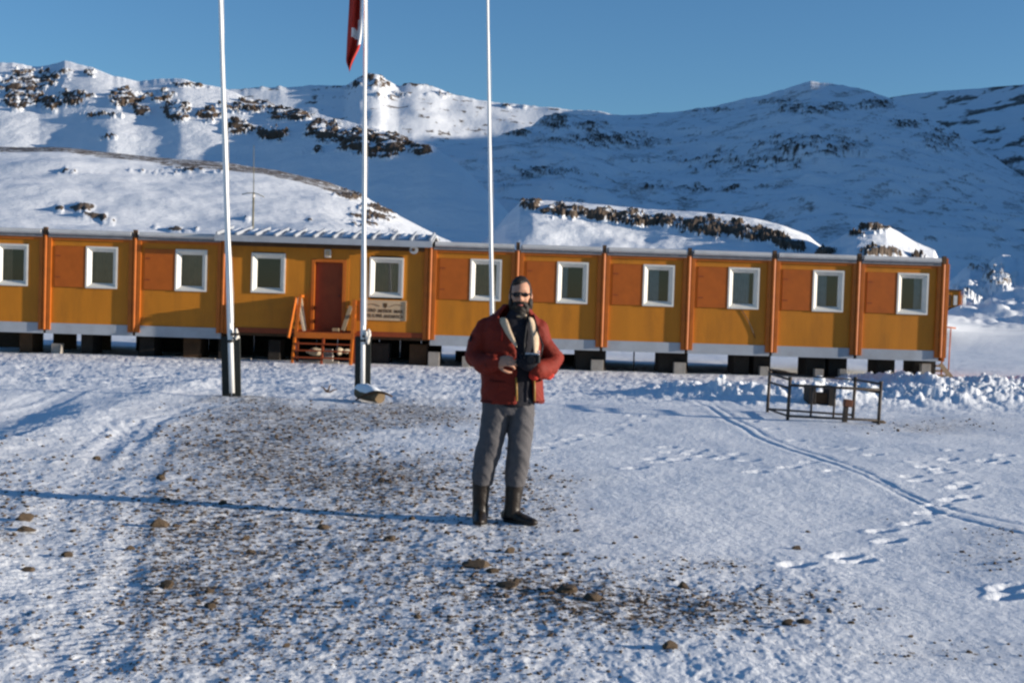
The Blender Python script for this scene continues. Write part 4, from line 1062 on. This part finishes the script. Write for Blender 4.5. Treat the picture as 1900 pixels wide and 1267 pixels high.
PB = Vector((Pm(935, 968).x, YM, gz(Pm(935, 968).x, YM)))

body = MB()
Hc = Pm(966, 546, 0)
body.ell(Hc, (.073, .094, .113), 32, 20)
body.ell(Pm(966, 563, -.022), (.056, .070, .066), 28, 16)
body.ell(Pm(966, 555, -.055), (.058, .040, .05), 24, 14)
body.tube([Pm(966, 543, -.088), Pm(966, 549, -.103), Pm(965.6, 556, -.116)], [.008, .011, .017], 12)
body.ell(Pm(965.6, 557, -.105), (.020, .016, .012), 16, 10)
body.ell(Pm(966, 541.5, -.080), (.055, .018, .012), 24, 10)
for sx in (-1, 1):
    body.ell(Pm(966 + sx * 19.5, 551, .008), (.011, .024, .032), 16, 10)
    body.ell(Pm(966 + sx * 9, 556, -.066), (.022, .022, .020), 16, 10)
body.tube([Pm(958, 606, .02), Pm(963, 588, .018), Pm(966, 572, .005)], [.070, .062, .060], 18)
body.loft([(Pm(950, 740), .155, .115), (Pm(950, 700), .150, .110), (Pm(950, 660), .155, .110), (Pm(950, 620), .175, .105), (Pm(951, 600), .165, .085), (Pm(954, 588), .09, .07)], 28)
def limb(mb, pts, rad): 
    p = [Pm(*q) for q in pts]; mb.tube(p, rad, 16)
    for c, r in zip(p, rad): mb.ell(c, r, 16, 10)
ARM_L = [(900, 607, .0), (886, 640, .01), (880, 664, -.01), (900, 675, -.12), (921, 672, -.20)]
ARM_R = [(1000, 608, .0), (1012, 640, .02), (1032, 668, .02), (1014, 683, -.09), (996, 684, -.19)]
limb(body, ARM_L, [.055, .050, .045, .042, .032]); limb(body, ARM_R, [.055, .050, .045, .042, .032])
limb(body, [(925, 745, 0), (912, 820, -.03), (896, 890, .02), (891, 958, .03)], [.085, .062, .05, .04])
limb(body, [(968, 745, 0), (963, 820, -.03), (957, 890, .02), (950, 958, .02)], [.085, .062, .05, .04])
def hand(mb, wrist, d, n, curl, s=1.0, splay=0.10, thumb=(.75, .5)):
    w = Vector(wrist); d = Vector(d).normalized(); n = Vector(n); n = (n - d * n.dot(d)).normalized(); l = d.cross(n).normalized()
    th_side = thumb[0] / abs(thumb[0])
    rot = Matrix((l, n, d)).transposed()
    mb.ell(w + d * .052 * s, (.044 * s, .017 * s, .056 * s), 20, 14, rot)
    mb.ell(w + d * .015 * s, (.030 * s, .020 * s, .035 * s), 16, 10, rot)
    L = [(.040, .026, .022), (.045, .029, .023), (.042, .027, .022), (.033, .020, .019)]
    for k in range(4):
        u = (-.033 + .022 * k) * -th_side
        p = w + d * (.094 - (.010 if k == 3 else .003 * abs(k - 1))) * s + l * u * s
        q = (d + l * (u * splay / .03)).normalized(); a = 0; pts = [p - q * .03 * s, p]
        for j, seg in enumerate(L[k]):
            a += curl[j] * (1 + .08 * k)
            p = p + (q * math.cos(a) + n * math.sin(a)) * seg * s; pts.append(p)
        mb.tube(pts, [.0095 * s, .0095 * s, .0085 * s, .008 * s, .0068 * s], 10)
        mb.ell(pts[-1], .0068 * s, 10, 6); 
        for c in pts[1:-1]: mb.ell(c, .0092 * s, 10, 6)
    tdir = (d * .6 + l * th_side * .65 + n * .45).normalized()
    p = w + d * .022 * s + l * th_side * .028 * s + n * .008 * s
    pts = [p, p + tdir * .04 * s]; t2 = (tdir + n * .35 - l * th_side * .45 + d * .3).normalized(); pts.append(pts[-1] + t2 * .032 * s); t3 = (t2 - l * th_side * .4 + n * .2).normalized(); pts.append(pts[-1] + t3 * .026 * s)
    mb.tube(pts, [.014 * s, .012 * s, .0105 * s, .008 * s], 10)
    for c in pts[1:]: mb.ell(c, .0085 * s, 10, 6)
hand(body, Pm(921, 672, -.205), (.86, -.42, .16), (.25, .75, -.45), (.75, .95, .7), 1.05, thumb=(-1, .5))
hand(body, Pm(996, 683, -.20), (-.80, -.45, .30), (-.15, .75, .55), (.55, .7, .5), 1.05, thumb=(1, .5))
for cx, cy, dy in ((891, 962, -.04), (965, 962, -.02)): body.ell(Pm(cx, cy, dy), (.035, .07, .03) if cx < 900 else (.07, .035, .03), 16, 10)
bm_ = remesh(body, .0065, 2, origin=PB, name='person')
man = link('person', bm_, M_SKIN); man.location = PB
tag(man, 'bearded man in sunglasses, open red parka, grey trousers and dark boots', 'person')
def wear(name, me, mat): return link(name, me, mat, man)
def wearmb(name, mb, mat, smooth=True): return part(name, mb, mat, man, PB, smooth)

# jacket: an open shell with real thickness, and sleeves
SEC = [(746, 951, 58, .160, 959, 992), (732, 950.5, 57.5, .158, 959, 992), (712, 950, 56.5, .156, 958.5, 991), (690, 949, 55.5, .154, 958, 990), (668, 949, 55, .152, 957.5, 990), (652, 949, 55, .150, 957, 992),
       (638, 949, 55.5, .148, 953, 997), (622, 949, 56, .144, 942, 999), (608, 949, 56, .134, 932, 998), (597, 950, 53, .122, 926, 995), (588, 951.5, 44, .108, 924, 988), (580, 954, 34, .098, 926, 982), (573, 957, 28, .092, 932, 980), (566, 959.5, 25.5, .090, 940, 981)]
jk = MB(); na = 40; rings = []
for (py, cx, hw, hd, gl, gr) in SEC:
    f0 = math.asin(max(-.98, min(.98, (gr - cx) / hw))); f1 = math.asin(max(-.98, min(.98, (gl - cx) / hw))) + 2 * math.pi
    out, inn = [], []
    for k in range(na + 1):
        f = f0 + (f1 - f0) * k / na
        out.append(Pm(cx + hw * math.sin(f), py, 0) + Vector((0, -hd * math.cos(f), 0)))
        inn.append(Pm(cx + (hw - 5.5) * math.sin(f), py, 0) + Vector((0, -(hd - .022) * math.cos(f), 0)))
    rings.append(out + inn[::-1])
nr_ = len(rings[0]); vs = [v for r in rings for v in r]; fs = []
for i in range(len(rings) - 1):
    for k in range(nr_):
        k2 = (k + 1) % nr_; fs.append((i * nr_ + k, i * nr_ + k2, (i + 1) * nr_ + k2, (i + 1) * nr_ + k))
for base, flip in ((0, False), ((len(rings) - 1) * nr_, True)):
    for k in range(na):
        q = (base + k, base + k + 1, base + nr_ - 2 - k, base + nr_ - 1 - k)
        fs.append(q[::-1] if not flip else q)
jk.add(vs, fs)
def sleeve(mb, arm, rad):
    limb(mb, arm, rad)
sleeve(jk, [(901, 608, .0), (889, 636, .01), (883, 660, -.005), (895, 674, -.09), (908, 675, -.16), (917, 673, -.19)], [.068, .078, .076, .068, .064, .056])
sleeve(jk, [(1000, 609, .0), (1008, 636, .015), (1028, 665, .02), (1019, 680, -.06), (1006, 686, -.13), (998, 686, -.18)], [.062, .062, .066, .066, .066, .060])
jm = remesh(jk, .0075, 2, .010, 9.0, 5, PB, 'jacket')
wear('jacket', jm, M_JACKET)
sw_ = MB(); sw_.loft([(Pm(953, 752), .150, .132), (Pm(952, 735), .160, .136), (Pm(951, 700), .172, .136), (Pm(950, 650), .176, .134), (Pm(950, 620), .176, .128), (Pm(951, 602), .160, .110), (Pm(954, 590), .105, .090)], 32)
sw_.ell(Pm(961, 587, -.015), (.082, .088, .040), 24, 12); sw_.ell(Pm(963, 579, -.012), (.074, .080, .030), 24, 12)
wear('sweater', remesh(sw_, .010, 2, .006, 8, 9, PB, 'sweater'), M_NAVY)
for lab, A_, B_ in (('left', [(922, 590, -.06), (928, 603, -.108), (938, 620, -.138), (949, 634, -.158), (956.5, 645, -.165)], [(940, 588, -.105), (945, 602, -.128), (951, 619, -.152), (957, 633, -.166), (960.5, 645, -.168)]),
                    ('right', [(979, 586, -.095), (983, 602, -.125), (987, 622, -.146), (989, 645, -.156), (989.5, 667, -.160)], [(989, 590, -.070), (995, 604, -.098), (1000.5, 624, -.115), (1000, 645, -.122), (996, 664, -.135)])):
    m = MB(); n = len(A_)
    for a, b in zip(A_, B_):
        pa, pb = Pm(*a), Pm(*b); mid = pa.lerp(pb, .5) + Vector((0, -.012, 0))
        m.v += [tuple(pa), tuple(mid), tuple(pb)]
    for k in range(n - 1):
        for j in range(2): m.f.append((k * 3 + j, k * 3 + j + 1, k * 3 + j + 4, k * 3 + j + 3))
    o = wearmb('lapel', m, M_LINING); s_ = o.modifiers.new('t', 'SOLIDIFY'); s_.thickness = .016; s_.offset = 0; b_ = o.modifiers.new('s', 'SUBSURF'); b_.levels = 1; b_.render_levels = 2
tr = MB()
def leg(mb, rows):
    mb.loft([(Pm(cx, py, dy), hw * K, hd) for (py, cx, hw, hd, dy) in rows], 26)
leg(tr, [(898, 895.5, 17.5, .072, .025), (886, 896, 19.5, .080, .02), (868, 899, 21, .084, .0), (845, 904, 22.5, .086, -.015), (820, 911, 23.5, .088, -.02), (790, 917, 24.5, .098, -.01), (765, 921, 25.5, .108, 0), (735, 924, 27, .115, 0)])
leg(tr, [(901, 956.5, 17.5, .072, .025), (888, 957, 19.5, .078, .02), (868, 959, 20.5, .082, .0), (845, 962, 21.5, .086, -.015), (820, 964, 22, .088, -.02), (790, 966.5, 22.5, .098, -.01), (765, 967.5, 23, .108, 0), (735, 966, 25, .115, 0)])
tr.loft([(Pm(945, 768), .135, .10), (Pm(946, 752), .165, .118), (Pm(947, 730), .17, .122), (Pm(948, 712), .165, .118)], 28)
wear('trousers', remesh(tr, .008, 3, .011, 5.5, 21, PB, 'trousers'), M_TROUSER)
def boot(shaft, toe, heel, r):
    m = MB(); m.loft([(Pm(*c), rx, ry) for c, rx, ry in shaft], 22)
    t = Vector(toe); h = Vector(heel); t.z = h.z = PB.z
    d = (t - h).normalized()
    for k, (w, hh) in enumerate(((.040, .075), (.043, .085), (.043, .070), (.048, .058), (.050, .048), (.042, .042))):
        c = h.lerp(t, .08 + .84 * k / 5); c.z = PB.z + hh * .62
        m.ell(c, (.058, w, hh * .66), 18, 10, Matrix.Rotation(math.atan2(d.y, d.x), 3, 'Z'))
    o = wear('boot', remesh(m, .008, 2, .004, 9, 33, PB, 'boot'), M_BOOT)
    s = MB(); n = 20; vs = []
    sd2 = Vector((-d.y, d.x, 0)); c = h.lerp(t, .5); L = (t - h).length / 2 + .012
    for z in (-.02, .022):
        for k in range(n):
            a = 2 * math.pi * k / n; ca, sa = math.cos(a), math.sin(a)
            vs.append(c + d * L * (abs(ca) ** .8) * (1 if ca > 0 else -1) + sd2 * .053 * (abs(sa) ** .7) * (1 if sa > 0 else -1) * (1 + .08 * ca) + Vector((0, 0, z)))
    s.add(vs, [tuple(range(n))[::-1], tuple(range(n, 2 * n))] + [(k, (k + 1) % n, (k + 1) % n + n, k + n) for k in range(n)])
    part('sole', s, M_BLACK, o, PB)
boot([((891, 958, .04), .060, .075), ((891.5, 935, .035), .056, .066), ((892.5, 910, .03), .062, .070), ((893.5, 888, .025), .066, .074)], Pm(890, 965, -.15), Pm(892, 965, .10), 0)
boot([((949, 958, .02), .064, .066), ((951, 935, .02), .058, .064), ((954, 910, .025), .064, .070), ((956, 888, .025), .068, .074)], Pm(989, 965, -.10), Pm(938, 965, .05), 0)
# hair, beard, glasses
hr = MB(); hr.ell(Pm(966, 540, .030), (.0745, .086, .108), 32, 20); hr.ell(Pm(963, 525, -.022), (.050, .05, .030), 20, 12)
for sx in (-1, 1): hr.ell(Pm(966 + sx * 17.5, 545, .005), (.010, .045, .048), 18, 12)
wear('hair', remesh(hr, .007, 2, .006, 22, 41, PB, 'hair'), M_HAIR)
bd = MB(); bd.ell(Pm(966, 574, -.032), (.062, .070, .056), 28, 16); bd.ell(Pm(966, 585, -.05), (.045, .05, .04), 20, 12); bd.ell(Pm(966, 562, -.104), (.036, .012, .0095), 20, 10)
for sx in (-1, 1):
    bd.ell(Pm(966 + sx * 17, 565, -.012), (.018, .048, .050), 18, 12); bd.ell(Pm(966 + sx * 9.5, 567, -.078), (.014, .022, .026), 14, 10)
wear('beard', remesh(bd, .006, 1, .007, 26, 43, PB, 'beard'), M_HAIR)
m = MB(); m.ell(Pm(965.5, 566.3, -.108), (.019, .010, .0062), 18, 8); wearmb('mouth', m, coat('lips', (0.42, 0.13, 0.10), 0.5))
gl = MB()
for sx in (-1, 1): gl.ell(Pm(966 + sx * 8.3, 547, -.106), (.025, .011, .017), 24, 12)
go = wearmb('sunglasses', gl, M_LENS)
m = MB(); m.tube([Pm(958, 544.5, -.114), Pm(966, 543.5, -.118), Pm(974, 544.5, -.114)], .0035, 8)
for sx in (-1, 1): m.tube([Pm(966 + sx * 15, 545, -.098), Pm(966 + sx * 19.5, 546, -.06), Pm(966 + sx * 20.5, 548, .01)], .0035, 8)
part('frame', m, M_BLACK, go, PB, smooth=True)
m = MB(); m.ell(Pm(975, 585, -.125), (.009, .005, .009), 12, 8); wearmb('button', m, M_LINING)
m = MB(); m.ell(Pm(963, 587, -.118), (.020, .006, .007), 12, 8); wearmb('collar_tag', m, M_TIMBER)
m = MB(); m.ell(Pm(874, 629, -.02), (.012, .030, .034), 14, 8); wearmb('sleeve_badge', m, M_NAVY)
m = MB(); m.tube([Pm(931, 608, -.13), Pm(932, 620, -.143), Pm(931, 632, -.150)], .006, 8); wearmb('zip_pull', m, M_RED)
m = MB(); m.tube([Pm(957.5, 700, -.168), Pm(958.5, 722, -.170), Pm(959, 744, -.172)], .0075, 8); m.tube([Pm(991, 700, -.125), Pm(992, 722, -.125), Pm(992, 744, -.125)], .0075, 8); wearmb('zip', m, coat('brass_zip', (0.30, 0.17, 0.04), 0.4, 0.2, 40))
gv = MB(); hand(gv, Pm(996, 683, -.20), (-.80, -.45, .30), (-.15, .75, .55), (.55, .7, .5), 1.05, thumb=(1, .5))
gm = remesh(gv, .006, 1, origin=PB, name='glove')
nv = len(gm.vertices); co_ = np.empty(nv * 3); gm.vertices.foreach_get('co', co_); no_ = np.empty(nv * 3); gm.vertices.foreach_get('normal', no_); gm.vertices.foreach_set('co', co_ + no_ * .0045); gm.update()
wear('glove', gm, M_NAVY)
M_SEAM = coat('parka_seam', (0.085, 0.007, 0.003), 0.8, 0.2, 10)
m = MB(); m.tube([Pm(908, 706, -.118), Pm(922, 708, -.142), Pm(938, 709.5, -.157)], .010, 8, squash=.5); m.tube([Pm(999, 706, -.105), Pm(1003, 705, -.085)], .010, 8); wearmb('pocket_flap', m, M_SEAM)
m = MB()
hem = [Pm(951 + 58 * math.sin(f), 743.5, 0) + Vector((0, -.160 * math.cos(f), 0)) for f in [math.radians(50 + 270 * k / 40) for k in range(41)]]
m.tube(hem, .009, 8); wearmb('hem', m, M_SEAM)
for pts_, r_ in (([(907, 675, -.155), (916, 673, -.19)], .060), ([(1000, 686.5, -.165), (996, 686, -.19)], .064)):
    m = MB(); p_ = [Pm(*q) for q in pts_]; m.tube([p_[0], p_[0].lerp(p_[1], .5), p_[1]], [r_, r_ + .002, r_ - .004], 18); wearmb('cuff', m, M_SEAM if r_ < .062 else M_JACKET)
mo = Pm(1004, 693, -.16)
m = MB(); m.ell(Pm(1006, 693, -.13), (.055, .036, .030), 20, 12, Matrix.Rotation(.25, 3, 'Y')); m.ell(Pm(991, 697, -.19), (.034, .030, .030), 18, 10); m.ell(Pm(1018, 696, -.10), (.034, .03, .03), 16, 10); m.ell(Pm(998, 690, -.17), (.030, .03, .028), 16, 10)
mi = link('mittens', remesh(m, .007, 2, .010, 13, 51, mo, 'mittens'), M_RED); mi.location = mo
tag(mi, 'bright red mittens hanging below the left forearm of the man', 'mittens')
# camera in his left hand
cc = Pm(988, 666, -.25)
ca = thing('camera', cc, 'small black and grey camera held in the left hand of the man', 'camera')
rz_ = Matrix.Rotation(R(-14), 3, 'Z')
m = MB(); m.box(-.055, .055, -.020, .020, -.030, .030, rz_, (0, 0, 0)); part('body', m, M_BLACK, ca, bev=.008)
m = MB(); m.tube([rz_ @ Vector((0, -.02, -.002)), rz_ @ Vector((0, -.055, -.002))], [.028, .026], 18); part('lens', m, M_LENS, ca)
m = MB(); m.box(-.05, .05, -.017, .017,   .030, .043, rz_, (0, 0, 0)); m.tube([(.040, .0, .048), (.040, 0, .060)], .010, 12); part('top_plate', m, M_GREY, ca, bev=.003)
m = MB(); m.tube([rz_ @ Vector((.060, 0, .03)), Vector((.07, .03, .10)), Vector((.03, .12, .2)), Vector((-.0, .19, .31))], .006, 8); m.tube([rz_ @ Vector((-.060, 0, .03)), Vector((-.06, .07, .12)), Vector((-.05, .12, .22)), Vector((-.04, .18, .32))], .006, 8); part('strap', m, M_BLACK, ca, smooth=True)

# ------------------------------------------------------------------ stones
M_STONE = coat('brown_stone', (0.115, 0.080, 0.050), 0.9, 0.35, 9, 0.8, 35, dirt=(0.055, 0.04, 0.03), dirt_scale=5, dirt_amt=0.6)
BIG = [(885, 1060, 62, 22, 'largest flat brown stone, at the near end of the row in front of the man'), (917, 1070, 30, 13, 'light brown stone just right of the largest flat stone'), (942, 1096, 42, 20, 'brown stone left in the middle of the row below the man'),
       (958, 1087, 15, 15, 'small upright stone right behind a brown stone below the man'), (1053, 1108, 46, 26, 'big rounded brown stone in the row right of the man'), (1102, 1122, 42, 20, 'last big stone at the right end of the row'),
       (292, 977, 38, 22, 'tilted brown stone with snow on its right side, left of the long shadow'), (42, 972, 36, 20, 'dark brown stone at the left edge below the long shadow'), (47, 989, 30, 14, 'second dark stone at the left edge, just below another'),
       (50, 1059, 30, 14, 'brown stone lying alone at the left edge'), (125, 1033, 26, 16, 'dark wedge shaped stone beside the tyre track'), (308, 1088, 26, 24, 'tall rounded brown stone in the left foreground'), (390, 1124, 30, 14, 'flat pale brown stone in the left foreground'),
       (722, 1001, 26, 20, 'dark stone leaning to the right with snow beside it, left of the boots'), (600, 978, 28, 14, 'flat stone between the tilted stone and the boots'), (1243, 1210, 38, 20, 'rounded stone at the bottom edge right of the middle'),
       (945, 1025, 24, 16, 'rounded stone straight in front of the right boot'), (1270, 1091, 18, 18, 'lone stone with a long shadow on the clean snow'), (1480, 1017, 22, 12, 'lone dark stone by the footprints on the right'), (1497, 1160, 32, 13, 'flat stone in the bottom right gravel patch'),
       (1463, 1164, 20, 18, 'dark stone in the bottom right gravel patch'), (298, 894, 22, 14, 'brown stone just above the long shadow on the left'), (412, 937, 18, 14, 'pale square stone lying in the long shadow'), (1635, 785, 34, 8, 'flat dark stone beside the pipe frame')]
SMALL = [(325, 976, 15), (355, 968, 19), (388, 1099, 18), (240, 1019, 18), (455, 996, 17), (465, 1020, 18), (350, 895, 16), (865, 1050, 14), (1050, 1033, 14), (1385, 1157, 14), (1633, 1131, 12), (775, 1152, 18), (630, 1121, 14), (530, 1201, 18), (710, 893, 15), (405, 811, 14), (180, 851, 18),
         (1070, 988, 12), (964, 974, 10), (1020, 1186, 14), (225, 1160, 14), (150, 1165, 12), (440, 1155, 12), (255, 950, 12), (300, 935, 11), (495, 893, 12), (680, 1022, 14), (765, 965, 14), (810, 955, 12), (1140, 1010, 10), (1180, 1000, 10), (1310, 1045, 11), (1500, 985, 9), (1760, 1058, 9), (885, 1046, 12),
         (1020, 1110, 16), (980, 1045, 12), (1010, 1060, 10), (840, 1110, 12), (700, 1090, 11), (590, 1080, 10), (500, 1090, 13), (545, 1050, 11), (420, 1060, 11), (350, 1150, 14), (1540, 1140, 13), (1580, 1160, 15), (1430, 1120, 12), (1340, 1120, 12), (1690, 1180, 12), (1800, 1205, 12), (320, 1005, 11), (215, 985, 11), (135, 985, 12), (90, 1110, 13), (600, 905, 10), (560, 870, 10), (690, 840, 9), (740, 885, 9), (830, 990, 11), (870, 1000, 10)]
stone_me = [lump((0, 0, 0), (1, .85, .78), 100 + k, 0.4, 2) for k in range(9)]
for me in stone_me: me.materials.append(M_STONE)
def stone(px, py, w, h, k):
    p = gp(px, py); s = w / F * p.y / 2 * 1.08
    o = bpy.data.objects.new('stone', stone_me[k % 9]); COL.objects.link(o)
    o.scale = (s, s * .9, max(h / F * p.y * .72, s * .35)); o.rotation_euler = (0, 0, (k * 0.9) % 0.8 - .4)
    o.location = p + Vector((0, s * .5, h / F * p.y * .18))
    return o
for k, (px, py, w, h, lab) in enumerate(BIG): tag(stone(px, py, w, h, k), lab, 'stone')
GR = 'small stones scattered on the thin snow'
def zone(px, py):
    if py < 905: return 'small brown stone on the gravelly rise above the long shadow'
    if py < 972 and px < 860: return 'small brown stone lying in or beside the long shadow'
    if px < 270: return 'small brown stone in the tyre tracks at the left edge'
    if px < 640: return 'small brown stone in the left foreground gravel'
    if px < 860: return 'small brown stone in the foreground gravel left of the boots'
    if px < 1100: return 'small brown stone in the gravel in front of the boots'
    if py < 1070: return 'small brown stone on the clean snow right of the man'
    return 'small brown stone in the gravel patch at the bottom right'
for k, (px, py, w) in enumerate(SMALL): tag(stone(px, py, w, w * .62, k + 3), zone(px, py), 'stone', GR)
# finer gravel
npr = np.random.default_rng(5)
n = 60000
px = npr.uniform(-20, 1920, n); py = 745 + (1290 - 745) * npr.random(n) ** 0.9
d = CF[None, :] + CR[None, :] * ((px - 950) / F)[:, None] + CU[None, :] * ((633.5 - py) / F)[:, None]
t = -CP[2] / d[:, 2]; gx_, gy_ = d[:, 0] * t, d[:, 1] * t
for _ in range(3):
    t = (zbase(gy_) - CP[2]) / d[:, 2]; gx_, gy_ = d[:, 0] * t, d[:, 1] * t
ok = (gy_ > 3) & (gy_ < 24); gx_, gy_ = gx_[ok], gy_[ok]
gz_, gg_ = ground(gx_, gy_)
keep = npr.random(len(gx_)) < np.clip(gg_ - .08, 0, 1) ** 1.5 * 0.9
gx_, gy_, gz_ = gx_[keep][:9000], gy_[keep][:9000], gz_[keep][:9000]
def scatter(name, mat, X, Y, Z, S, flat, label, kind_mesh, seed, sink=.2):
    base = [np.array([v.co[:] for v in me.vertices]) for me in kind_mesh]
    tri = [np.array([p.vertices[:] for p in me.polygons]) for me in kind_mesh]
    r = np.random.default_rng(seed); vs = []; fs = []; off = 0
    for i in range(len(X)):
        k = i % len(base); b = base[k]; a = r.uniform(0, 6.28); c_, s_ = math.cos(a), math.sin(a)
        q = np.stack([b[:, 0] * c_ - b[:, 1] * s_, b[:, 0] * s_ + b[:, 1] * c_, b[:, 2] * flat], 1) * S[i]
        q += np.array([X[i], Y[i], Z[i] + S[i] * flat * (.5 - sink)])
        vs.append(q); fs.append(tri[k] + off); off += len(b)
    V = np.concatenate(vs); T = np.concatenate(fs)
    me = bpy.data.meshes.new(name); me.vertices.add(len(V)); me.vertices.foreach_set('co', V.astype(np.float32).ravel())
    me.loops.add(T.size); me.loops.foreach_set('vertex_index', T.astype(np.int32).ravel())
    me.polygons.add(len(T)); me.polygons.foreach_set('loop_start', np.arange(0, T.size, 3, dtype=np.int32)); me.update(); me.validate()
    return tag(link(name, me, mat), label, kind='stuff')
pebble = [lump((0, 0, 0), (1, .8, .7), 300 + k, .5, 1) for k in range(8)]
for me in pebble:
    pass
M_GRAVEL = coat('gravel', (0.085, 0.060, 0.040), 0.9, 0.5, 14, 0.5, 60)
S = 0.006 + 0.016 * npr.random(len(gx_)) ** 2.2
S = S * np.clip(gy_ / 9.0, .6, 1.6)
scatter('gravel', M_GRAVEL, gx_, gy_, gz_, S, .8, 'loose brown gravel showing through the snow', pebble, 7)
# snow clods along the strip and on the heaps
n = 9000
py = npr.uniform(676, 775, n); px = npr.uniform(0, 1900, n)
Pq = np.array([gnd(a, b) for a, b in zip(px, py)]); X, Y = Pq[:, 0], Pq[:, 1]
d1, _, _ = dist_pl(X, Y, BERM_R); d2, _, _ = dist_pl(X, Y, BERM_R2)
pr = 0.32 * np.exp(-(d1 / 1.1) ** 2) * (px > 1230) + .34 * np.exp(-(d2 / 1.2) ** 2) + .30 * sstep(676, 684, py) * (1 - sstep(705, 725, py)) * (px > 470) * .12
keep = npr.random(n) < np.clip(pr, 0, 1); X, Y = X[keep], Y[keep]
Z, _ = ground(X, Y)
big = pr[keep]
S = 0.015 + 0.15 * npr.random(len(X)) ** 3.2 * np.clip(big * 2.4 - .02, .02, 1)
clod = [lump((0, 0, 0), (1, .75 + .25 * (k % 2), .6 + .06 * k), 400 + k, .7, 2) for k in range(8)]
M_CLOD = snow_mat('clod_snow', 'none', (0.1, 0.1, 0.1), tb=2.0, bump=0.4, bump_s=20)
scatter('snow_clods', M_CLOD, X, Y, Z, S, .85, 'broken lumps of ploughed snow before the building', clod, 9)
